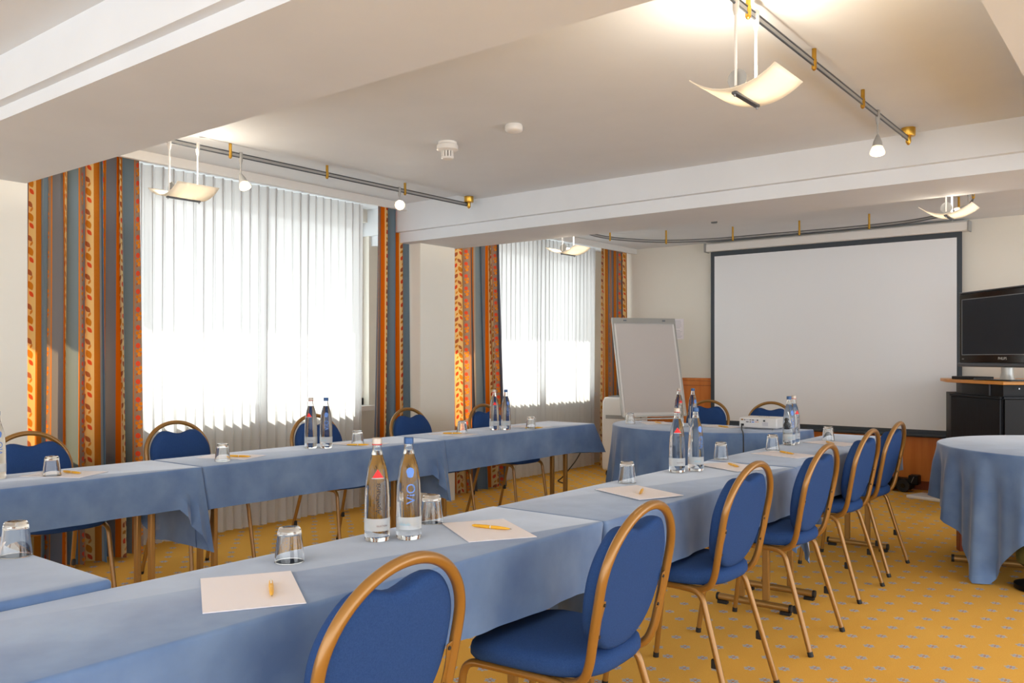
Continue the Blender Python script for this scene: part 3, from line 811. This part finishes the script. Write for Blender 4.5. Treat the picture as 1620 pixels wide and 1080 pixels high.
tag(MB().bx(-.148, .148, -.105, .105, 0, .0022).build('note_paper', 'paper'), 'note paper corner at the left edge beside the cut-off tumbler', 'paper', 'note paper sheets')
pc = [o for o in bpy.data.objects if o.get('label', '').startswith('note paper corner')][0]; pc.location = (-2.60, .815, TS+.0008); pc.rotation_euler = (0, 0, R(60))
def make_pen(lab):
    t = thing('pen', lab, 'pen', (0, 0, 0), 0, 'yellow ballpoint pens')
    MB().tube([(-.067, 0, .0055), (-.06, 0, .0055), (-.02, 0, .0055), (-.004, 0, .0055)], [.002, .0045, .0056, .0052], 12).build('barrel', 'yellow', t)
    MB().tube([(-.004, 0, .0055), (.0, 0, .0055)], .0046, 12).build('band', 'plastic_white', t)
    MB().tube([(0, 0, .0055), (.02, 0, .0055), (.05, 0, .0055), (.064, 0, .0055)], [.0052, .0055, .004, .0018], 12).build('grip', 'yellow', t)
    MB().tube([(.064, 0, .0055), (.070, 0, .0055)], [.0014, .0005], 8).build('tip', 'steel', t)
    MB().box((-.04, 0, .0118), (.036, .0035, .0014)).build('clip', 'plastic_white', t, .0005)
    return t
pens = [((-1.675, 1.22), (-1.563, 1.141), 'pen lying on the nearest sheet of note paper'),
    ((-1.738, 2.012), (-1.607, 2.04), 'yellow pen on the paper right of the nearest bottle pair'),
    ((-1.693, 3.0), (-1.632, 2.87), 'yellow pen on the paper of the middle right-row table'),
    ((-1.777, 3.989), (-1.658, 3.875), 'yellow pen on the paper behind the third right-row chair'),
    ((-1.766, 4.671), (-1.66, 4.595), 'yellow pen on the paper behind the fourth right-row chair'),
    ((-1.747, 5.396), (-1.663, 5.29), 'yellow pen on the paper at the far end of the right row'),
    ((-4.051, 1.813), (-3.921, 1.833), 'yellow pen on the window-row paper near the left edge'),
    ((-4.00, 2.64), (-3.88, 2.70), 'yellow pen behind the tumbler right of the first pleated corner'),
    ((-3.945, 3.42), (-3.855, 3.51), 'yellow pen beside the tumbler right of the middle window-row bottles'),
    ((-4.03, 4.37), (-3.94, 4.44), 'yellow pen on the window-row paper in front of the pale pier'),
    ((-3.86, 5.08), (-3.77, 5.17), 'yellow pen by the last tumbler of the window row'),
    ((-3.39, 6.21), (-3.29, 6.13), 'pale pen on the half-round table paper below the flipchart'),
    ((-2.80, 6.14), (-2.70, 6.08), 'yellow pen on the paper left of the projector')]
q0 = None
for i, (a, b, lab) in enumerate(pens):
    x, y = (a[0]+b[0])/2, (a[1]+b[1])/2; rz = math.atan2(b[1]-a[1], b[0]-a[0])
    if q0 is None: q0 = make_pen(lab); q0.location = (x, y, T+.0035); q0.rotation_euler = (0, 0, rz)
    else: dup(q0, (x, y, T+.0035), rz, lab)

# ------------------------------------------------------------------ projector and its cable
def projector():
    t = thing('projector', 'white projector on the half-round table, its sockets facing the camera', 'projector', (-2.475, 6.19, T+.001), R(2))
    b = MB().bx(-.143, .143, -.10, .115, .010, .088).build('body', 'plastic_white', t, .010, seg=3)
    for s in (-1, 1):
        for q in (-1, 1): MB().tube([(s*.11, q*.08, 0), (s*.11, q*.08, .012)], .010, 10).build('foot', 'grey', t)
    pl = MB().bx(-.135, .03, -.1012, -.0995, .038, .080).build('socket_panel', 'plastic_white', t)
    for k, (x, z, w, h, m) in enumerate([(-.118, .070, .018, .010, 'gold'), (-.098, .069, .007, .007, 'rubber'), (-.078, .069, .022, .007, 'print_grey'), (-.056, .069, .008, .007, 'rubber'), (-.036, .069, .020, .007, 'dark_steel'),
                                         (-.078, .054, .020, .007, 'dark_steel'), (-.056, .054, .008, .007, 'rubber'), (-.036, .054, .020, .007, 'print_blue'), (-.012, .070, .006, .006, 'steel'), (-.012, .056, .006, .006, 'band_red'), (.0, .069, .009, .009, 'rubber'), (.002, .056, .006, .006, 'yellow')]):
        MB().box((x, -.1022, z), (w, .003, h)).build('socket', m, pl)
    MB().box((.049, -.1012, .066), (.014, .004, .012)).build('network_socket', 'rubber', t)
    MB().box((-.116, -.1012, .032), (.022, .004, .016)).build('power_socket', 'rubber', t)
    g = MB()
    for k in range(6): g.bx(.036, .078, -.102, -.099, .030+k*.0045, .032+k*.0045)
    g.build('vent', 'print_grey', t)
    MB().tube([(.06, .115, .05), (.06, .128, .05)], .03, 24).build('lens', 'black_gloss', t)
    for k in range(5): MB().box((-.03+k*.018, .02, .0885), (.010, .006, .002)).build('button', 'grey', t)
    c = MB().tube(bend([(-2.591, 6.082, T+.032), (-2.580, 6.05, T+.015), (-2.545, 5.97, T+.006), (-2.455, 5.78, T+.006), (-2.40, 5.66, T-.01), (-2.385, 5.63, .40), (-2.38, 5.61, .05)], .04, 5), .0045, 8).build('cable', 'rubber')
    tag(c, 'dark cable hanging from the projector down the half-round table cloth', 'cable')
projector()

# ------------------------------------------------------------------ ceiling lights
def rail_path(path, lab, gaps=.022):
    t = thing('light_rail', lab, 'light rail', (0, 0, 0), 0, 'low-voltage light rails')
    for dz in (-gaps/2, gaps/2): MB().tube([(x, y, z+dz) for x, y, z in path], .0042, 8).build('rail', 'dark_steel', t)
    MB().add(*ribbon(path, gaps/2)).build('insulator', 'grey', t)
    return t
def ribbon(path, h):
    vs = []; fs = []
    n = len(path)
    for i, p in enumerate(path):
        a = Vector(path[max(0, i-1)]); b = Vector(path[min(n-1, i+1)]); d = (b-a).normalized(); nn = Vector((-d.y, d.x, 0)).normalized()*.0012
        for s in (-1, 1):
            for q in (-1, 1): vs.append((p[0]+nn.x*s, p[1]+nn.y*s, p[2]+q*h))
    for i in range(n-1):
        o = 4*i; e = o+4
        fs += [(o, o+1, e+1, e), (o+2, e+2, e+3, o+3), (o, e, e+2, o+2), (o+1, o+3, e+3, e+1)]
    fs += [(0, 2, 3, 1), (4*n-4, 4*n-3, 4*n-1, 4*n-2)]
    return vs, fs
def hanger(t, x, y, zt, zr):
    MB().tube([(x, y, zr+.012), (x, y, zt)], .009, 12).build('hanger', 'brass', t)
    MB().tube([(x, y, zr-.022), (x, y, zr+.014)], .0105, 12).lathe([(.004, zr-.030), (.008, zr-.026), (.008, zr-.021)], 12, (x, y, 0)).build('hanger_clamp', 'brass', t)
ZT = 2.462
tr = rail_path([(-1.17, 2.12, ZT), (-1.17, 4.99, ZT)], 'straight dark metal light rail across the ceiling on the right')
for y in (2.80, 3.466, 4.134): hanger(tr, -1.17, y, ZC, ZT)
def mount(t, x, y, zc, zr):
    MB().lathe([(.034, zc-.045), (.036, zc-.042), (.036, zc)], 24, (x, y, 0)).build('end_mount', 'brass', t)
    MB().tube([(x, y, zr-.03), (x, y, zc-.04)], .009, 12).lathe([(.004, zr-.034), (.014, zr-.02), (.014, zr+.012), (.006, zr+.02)], 14, (x, y, 0)).build('end_clamp', 'brass', t)
mount(tr, -1.17, 4.975, ZC, ZT)
tl = rail_path([(-4.36, 2.12, ZT), (-4.36, 4.99, ZT)], 'straight dark metal light rail above the large sheer curtain')
for y in (2.895, 3.61, 4.315): hanger(tl, -4.36, y, ZC, ZT)
mount(tl, -4.34, 4.985, ZC, ZT)
cp = [(-1.15, 5.76, ZT), (-1.15, 6.4, ZT), (-1.22, 7.1, ZT), (-1.42, 7.65, ZT), (-1.85, 7.98, ZT), (-2.4, 8.05, ZT), (-3.1, 8.02, ZT), (-3.75, 7.98, ZT), (-4.2, 7.75, ZT), (-4.46, 7.25, ZT), (-4.42, 6.7, ZT), (-4.2, 6.1, ZT), (-4.08, 5.76, ZT)]
def catmull(p, n=8):
    p = [Vector(q) for q in p]; o = []
    for i in range(len(p)-1):
        a, b, c_, d = p[max(0, i-1)], p[i], p[i+1], p[min(len(p)-1, i+2)]
        for k in range(n):
            t = k/n; o.append(.5*((2*b)+(c_-a)*t+(2*a-5*b+4*c_-d)*t*t+(3*b-a-3*c_+d)*t**3))
    o.append(p[-1]); return o
tc_ = rail_path(catmull(cp), 'curved dark light rail under the far ceiling, above the projection screen')
for (x, y) in ((-4.46, 7.25), (-4.135, 7.806), (-3.5, 7.995), (-2.85, 8.03), (-2.22, 8.04), (-1.42, 7.65), (-1.20, 6.98)): hanger(tc_, x, y, ZH, ZT)

def pendant(x, y, lab, power, rz=0, up=.0):
    t = thing('pendant_lamp', lab, 'ceiling lamp', (x, y, 0), rz, 'curved glass pendant lamps')
    zb = 2.148+up; N = 20; Rr = .26; W = .15; hl = .125
    rows = []
    for i in range(N+1):
        s = (i/N-.5)*2; th = s*.62; xx = Rr*math.sin(th)*1.0; zz = zb+.010+Rr*(1-math.cos(th))*1.15; rows.append((xx, zz))
    top = [[(xx, yy, zz) for yy in (-hl, -hl*.33, hl*.33, hl)] for xx, zz in rows]
    o = MB().grid(top).build('glass_shade', 'shade', t, ang=180)
    so = o.modifiers.new('solid', 'SOLIDIFY'); so.thickness = .004; so.offset = 1
    for s in (-1, 1):
        yy = s*.086
        MB().tube([(0, yy, zb+.03), (0, yy, ZT-.03)], .0048, 10).build('rod', 'plastic_white', t)
        MB().lathe([(.006, ZT-.05), (.011, ZT-.03), (.0115, ZT+.018), (.009, ZT+.022)], 14, (0, yy, 0)).build('rail_clamp', 'plastic_white', t)
    MB().box((0, 0, zb+.004), (.020, .20, .010)).build('base_bar', 'dark_steel', t, .003)
    for s in (-1, 1): MB().tube([(0, s*.094, zb-.008), (0, s*.094, zb+.016)], .004, 8).build('stud', 'steel', t)
    sh = MB()
    n = 16; sh.tube([(0, -.075, zb+.055), (0, -.070, zb+.055)], .034, 18); sh.build('end_shield', 'grey', t)
    MB().tube([(0, -.05, zb+.055), (0, .05, zb+.055)], .0065, 10).build('bulb', 'bulb', t)
    ld = bpy.data.lights.new('pendant_light', 'POINT'); ld.energy = power; ld.color = (1, .85, .67); ld.shadow_soft_size = .02
    lo = bpy.data.objects.new('pendant_light', ld); COL.objects.link(lo); lo.parent = t; lo.location = (0, 0, zb+.085)
    return t
pendant(-1.17, 2.782, 'large curved frosted glass lamp hanging from the right ceiling rail', 12)
pendant(-4.36, 2.60, 'curved frosted glass lamp hanging in front of the large sheer curtain', 9)
pendant(-1.15, 5.90, 'curved frosted glass lamp behind the far ceiling beam, upper right of the screen', 8)
pendant(-4.12, 6.02, 'curved frosted glass lamp below the far beam, in front of the second sheer', 7)

def spot(x, y, lab, dirv, power, zt=ZT):
    t = thing('spotlight', lab, 'spotlight', (x, y, 0), 0, 'small rail spotlights')
    MB().lathe([(.006, zt-.05), (.011, zt-.028), (.0115, zt+.016), (.009, zt+.02)], 14).build('rail_clamp', 'grey', t)
    MB().tube([(0, 0, zt-.03), (0, 0, zt-.115)], .0042, 10).build('rod', 'grey', t)
    d = Vector(dirv).normalized(); q = d.to_track_quat('Z', 'Y').to_matrix().to_4x4(); base = Vector((0, 0, zt-.112))
    mt = Matrix.Translation(base) @ q
    MB().lathe([(.006, -.012), (.012, .004), (.021, .030), (.024, .052), (.024, .056)], 24).xf(mt).build('housing', 'grey', t)
    MB().lathe([(.025, .054), (.034, .078), (.036, .088), (.033, .088), (.024, .060)], 24, close=False).xf(mt).build('glass_rim', 'shade', t)
    MB().lathe([(.001, .080), (.016, .084), (.031, .0885), (.001, .0895)], 24).xf(mt).build('lamp_face', 'spot_bulb', t)
    ld = bpy.data.lights.new('spot_light', 'SPOT'); ld.energy = power; ld.color = (1, .84, .62); ld.spot_size = R(70); ld.spot_blend = .8; ld.shadow_soft_size = .03
    lo = bpy.data.objects.new('spot_light', ld); COL.objects.link(lo); lo.parent = t; lo.location = base+d*.10; lo.rotation_euler = d.to_track_quat('-Z', 'Y').to_euler()
    return t
spot(-1.17, 4.38, 'small spotlight on the right ceiling rail near the far beam', (.05, -.25, -1), 8)
spot(-4.36, 2.965, 'small spotlight on the left rail, just right of the hanging glass lamp', (.45, .1, -1), 5)
spot(-4.36, 4.26, 'glowing round spotlight in front of the narrow curtain, facing the camera', (.72, -.66, -.12), 3)
spot(-1.19, 6.75, 'small spotlight on the curved rail, seen under the far beam left of its glass lamp', (-.9, -.1, -.5), 3)

# ------------------------------------------------------------------ small ceiling fittings
def detector():
    t = thing('smoke_detector', 'white smoke detector with a slotted cage on the ceiling, left of a flat disc', 'smoke detector', (-3.345, 3.654, ZC))
    MB().lathe([(.050, -.052), (.062, -.044), (.062, -.020), (.054, -.012), (.054, 0)], 32).build('base', 'plastic_white', t)
    MB().lathe([(.030, -.098), (.036, -.092), (.036, -.086)], 28).build('cap', 'plastic_white', t)
    for k in range(12):
        a = 2*PI*k/12; MB().box((.033*math.cos(a), .033*math.sin(a), -.07), (.005, .010, .036), a).build('cage_bar', 'plastic_white', t)
    MB().lathe([(.027, -.088), (.027, -.050)], 24).build('sensor', 'grey', t)
detector()
tag(MB().lathe([(.030, -.040), (.044, -.034), (.048, -.028), (.048, -.008), (.042, 0)], 32, (-2.815, 3.60, ZC)).build('ceiling_disc', 'plastic_white'), 'flat round white fitting on the ceiling, right of the smoke detector', 'ceiling fitting')
sm = thing('ceiling_sensor', 'tiny white sensor on the far ceiling above the projection screen', 'sensor', (-3.40, 7.35, ZH))
MB().lathe([(.045, -.022), (.05, -.018), (.05, 0)], 24).build('base', 'plastic_white', sm)
MB().lathe([(.026, -.055), (.03, -.05), (.03, -.022)], 24).build('sensor', 'dark_steel', sm)

# ------------------------------------------------------------------ projection screen
def screen():
    t = thing('projection_screen', 'large pull-down projection screen with dark border on the back wall', 'projection screen', (-2.88, 8.87, 0))
    x0, x1 = -1.262, 1.262
    MB().bx(x0-.045, x1+.06, -.05, .055, 2.455, 2.545).build('case', 'plastic_white', t, .012)
    for s in (x0-.052, x1+.062): MB().box((s, .0, 2.50), (.016, .115, .10)).build('case_end', 'grey', t, .004)
    fr = MB().bx(x0, x1, -.002, .0, .535, 2.46).build('border', 'screen_edge', t)
    MB().bx(x0+.045, x1-.045, -.0045, -.0025, .585, 2.403).build('screen_surface', 'screen', t)
    MB().tube([(x0-.005, -.006, .532), (x1+.005, -.006, .532)], .019, 14).build('bottom_bar', 'screen_edge', t)
screen()

# ------------------------------------------------------------------ flipchart
def flipchart():
    ang = R(55); t = thing('flipchart', 'flipchart easel with a blank sheet in the far corner by the sheer curtain', 'flipchart', (-4.295, 7.74, -.0), ang)
    lean = .26
    def P(x, z, y=0): return (x, y+lean*((z-.70)/.98)-.13, z)
    zb, zt = .69, 1.675; W = .35
    def slab(x0, x1, z0, z1, y0, y1):
        m = MB(); vs = [P(x, z, y) for y in (y0, y1) for z in (z0, z1) for x in (x0, x1)]
        m.add(vs, [(0, 1, 3, 2), (4, 6, 7, 5), (0, 4, 5, 1), (2, 3, 7, 6), (0, 2, 6, 4), (1, 5, 7, 3)]); return m
    slab(-W, W, zb, zt, 0, .015).build('board', 'plastic_white', t)
    for s in (-1, 1): slab(s*W-.008, s*W+.008, zb, zt, -.004, .017).build('edge_trim', 'alu', t)
    slab(-W, W, zb-.008, zb+.008, -.004, .017).build('edge_trim', 'alu', t)
    slab(-W+.03, W-.03, zb+.035, zt-.05, -.006, -.001).build('paper_pad', 'whiteboard', t)
    cl = slab(-W-.004, W+.004, zt-.045, zt+.012, -.014, .018).build('clamp_bar', 'alu', t)
    for x in (-.22, .22): MB().box(P(x, zt-.015, -.016), (.03, .012, .012)).build('clamp_screw', 'dark_steel', cl)
    tr_ = slab(-.28, .28, zb-.03, zb-.018, -.06, .0).build('pen_tray', 'alu', t)
    for s in (-1, 1): MB().tube([P(s*.26, zt-.1, .025), (s*.31, -.19, 0)], .011, 10).build('leg', 'alu', t)
    MB().tube([P(0, zt-.1, .03), (0, .24, 0)], .011, 10).build('leg', 'alu', t)
flipchart()

# ------------------------------------------------------------------ portable cooler
def cooler():
    t = thing('portable_air_cooler', 'tall white portable air cooler between the window row and the half-round table', 'air cooler', (-4.77, 8.06, 0), R(8))
    pr = [(-.20, -.17), (.20, -.17), (.20, .17), (-.20, .17)]
    m = MB(); rg = []
    for z, k, dy in ((.06, .97, 0), (.10, 1, 0), (.62, 1, 0), (.80, .99, .01), (.85, .93, .02)): rg.append([(x*k, y*k+dy, z) for x, y in pr])
    m.rings(rg).build('body', 'plastic_white', t, .02, seg=3)
    v = MB()
    for k in range(5): v.bx(-.15, .15, -.10+k*.05, -.08+k*.05, .848, .862)
    v.build('air_outlet', 'grey', t)
    MB().bx(-.15, .15, -.174, -.168, .62, .66).build('front_groove', 'grey', t)
    for s in (-1, 1):
        for q in (-1, 1): MB().tube([(s*.15-.012, q*.12, .028), (s*.15+.012, q*.12, .028)], .028, 14).lathe([(.012, .03), (.012, .062)], 10, (s*.15, q*.12, 0)).build('wheel', 'rubber', t)
cooler()
tag(MB().tube(catmull([(-4.96, 7.55, .36), (-5.0, 7.45, .2), (-5.1, 7.35, .03), (-5.05, 7.2, .008), (-4.9, 7.1, .008)]), .006, 8).build('cable', 'rubber'), 'black cable running down to the carpet beside the white cooler', 'cable')

# ------------------------------------------------------------------ notice on the wall
nt_ = tag(MB().bx(-4.64, -4.515, YB-.004, YB, 1.49, 1.725).build('wall_notice', 'paper'), 'small white printed notice on the back wall, right of the flipchart top', 'notice')
ln = MB()
rn = random.Random(3)
for k in range(13):
    z = 1.705-k*.016
    if k == 6: continue
    ln.bx(-4.63, -4.63+rn.uniform(.07, .10), YB-.0048, YB-.0042, z-.004, z)
ln.build('print', 'print_grey', nt_)

# ------------------------------------------------------------------ corner cabinet, television
def cabinet():
    t = thing('corner_cabinet', 'black corner cabinet with an orange wood top, right of the screen', 'cabinet', (0, 0, 0))
    P0, P1, P2 = (-1.602, 8.152), (-1.103, 7.63), (-.50, 8.10)
    d = Vector((P1[0]-P0[0], P1[1]-P0[1])).normalized(); n = Vector((d.y, -d.x))      # outward of the front
    e = Vector((P2[0]-P1[0], P2[1]-P1[1])).normalized()
    top = [P0, P1, P2, (-.50, 8.90), (-1.45, 8.90), (-1.75, 8.60)]
    MB().prism(top, 1.062, 1.090).build('worktop', 'wood_light', t, .003)
    def inset(k):
        q0 = Vector(P0)+d*.03-n*0+Vector((0, .0)); return q0
    b0 = Vector(P0)+d*.035+Vector((.02, .02)); b1 = Vector(P1)+Vector((-.015, .06)); b2 = Vector(P2)+Vector((0, .04))
    MB().prism([tuple(b0), tuple(b1), tuple(b2), (-.50, 8.89), (-1.45, 8.89), (-1.70, 8.60)], .0, .965).build('body', 'black', t)
    u0 = b0+d*.07+Vector((.03, .03)); u1 = b1+Vector((-.0, .05)); u2 = b2+Vector((0, .05))
    MB().prism([tuple(u0), tuple(u1), tuple(u2), (-.50, 8.88), (-1.45, 8.88), (-1.62, 8.62)], .965, 1.062).build('recess', 'black', t)
    def panel(a, b, z0, z1, off, th, name, mat, par=t):
        a = Vector(a); b = Vector(b); dd = (b-a).normalized(); nn = Vector((dd.y, -dd.x))
        p = [a+nn*off, b+nn*off, b+nn*(off+th), a+nn*(off+th)]
        return MB().prism([tuple(q) for q in p], z0, z1).build(name, mat, par, .002)
    panel(b0, b1-d*.004, .06, .945, .001, .018, 'door', 'black_wood')
    dr = panel(b1+e*.01, b2, .06, .945, .001, .018, 'door', 'black')
    panel(b0-d*.01, b1+d*.005, .948, .966, -.002, .026, 'edge_strip', 'black_wood')
    panel(b1, b2, .948, .966, -.002, .026, 'edge_strip', 'black_wood')
    panel(u0+d*.36, u0+d*.375, .967, 1.060, .0, .012, 'divider', 'dark_steel')
    MB().tube([(u1.x+.10, u1.y+.03, 1.03), (u1.x+.108, u1.y+.018, 1.03)], .006, 10).build('lock', 'steel', t)
    return t
cabinet()
def television():
    L = Vector((-1.523, 8.213)); D = Vector((.693, -.721)); W = 1.13; C = L+D*(W/2)
    rz = math.atan2(D.y, D.x)
    t = thing('television', 'black flat television on the corner cabinet, cut off by the right edge', 'television', (C.x+.0, C.y, 1.090), rz)
    z0, z1 = .108, .735
    MB().bx(-W/2, W/2, .0, .085, z0+.03, z1).build('casing', 'black_gloss', t, .008)
    MB().bx(-W/2+.05, W/2-.05, -.003, .0, z0+.105, z1-.055).build('screen', 'tv', t)
    fr = MB(); a = W/2-.045
    fr.bx(-a, a, -.005, -.001, z1-.055, z1-.050).bx(-a, a, -.005, -.001, z0+.10, z0+.105).bx(-a, -a+.005, -.005, -.001, z0+.10, z1-.05).bx(a-.005, a, -.005, -.001, z0+.10, z1-.05)
    fr.build('screen_outline', 'steel', t)
    MB().bx(-W/2-.004, W/2+.004, -.012, .07, z0, z0+.034).build('speaker_bar', 'dark_steel', t, .008)
    MB().bx(-W/2, W/2, -.003, .05, z1, z1+.012).build('top_trim', 'dark_steel', t, .004)
    vs, fs = text_geo('PHILIPS', .030)
    MB().add([(x*1.1, -.0035, z0+.070+y) for x, y, _ in vs], fs).build('lettering', 'plastic_white', t, fixn=False)
    vs, fs = text_geo('HDMI', .012)
    MB().add([(x-W/2+.06, -.0035, z0+.066+y) for x, y, _ in vs], fs).build('lettering', 'plastic_white', t, fixn=False)
    MB().lathe([(.056, .012), (.050, .03), (.044, .06), (.043, .125)], 28, (0, .04, 0)).build('stand_neck', 'alu', t)
    MB().box((0, .03, .006), (.46, .26, .012)).build('stand_foot', 'black_gloss', t, .004)
television()
tag(MB().box((-1.405, 8.13, 1.104), (.30, .18, .026), R(-46)).build('media_player', 'black', bevel=.004), 'flat black box on the wood cabinet top below the television', 'media player')

# ------------------------------------------------------------------ things on the floor
def trolley():
    t = thing('black_case', 'low black wheeled case against the wood panelling under the screen', 'case', (-2.32, 8.76, 0))
    MB().bx(-.30, .30, -.07, .07, .02, .125).build('body', 'black', t, .012)
    MB().bx(.27, .36, -.06, .06, .07, .16).build('handle_block', 'black', t, .01)
    w = MB().tube([(.235, -.105, .062), (.235, -.072, .062)], .058, 24).build('wheel', 'rubber', t)
    MB().tube([(.235, -.108, .062), (.235, -.104, .062)], .022, 16).build('hub', 'black_gloss', w)
    MB().tube([(.30, -.075, .09), (.325, -.075, .15)], .003, 8).build('strut', 'steel', t)
trolley()
tag(MB().prism([(-1.98, 8.33), (-1.60, 8.22), (-1.50, 8.46), (-1.90, 8.56)], .0, .03).build('floor_panel', 'plastic_white', bevel=.008), 'flat white slab on the carpet between the black case and the round table', 'slab')
st = thing('stool', 'dark seat with an olive green pad at the right edge, behind the round table cloth', 'stool', (-.60, 5.47, 0))
MB().lathe([(.10, .13), (.125, .15), (.13, .19), (.12, .235), (.06, .25)], 28).build('seat_pad', 'olive', st)
MB().lathe([(.02, .0), (.14, .005), (.14, .03), (.03, .05), (.03, .132)], 24).build('base', 'black', st)
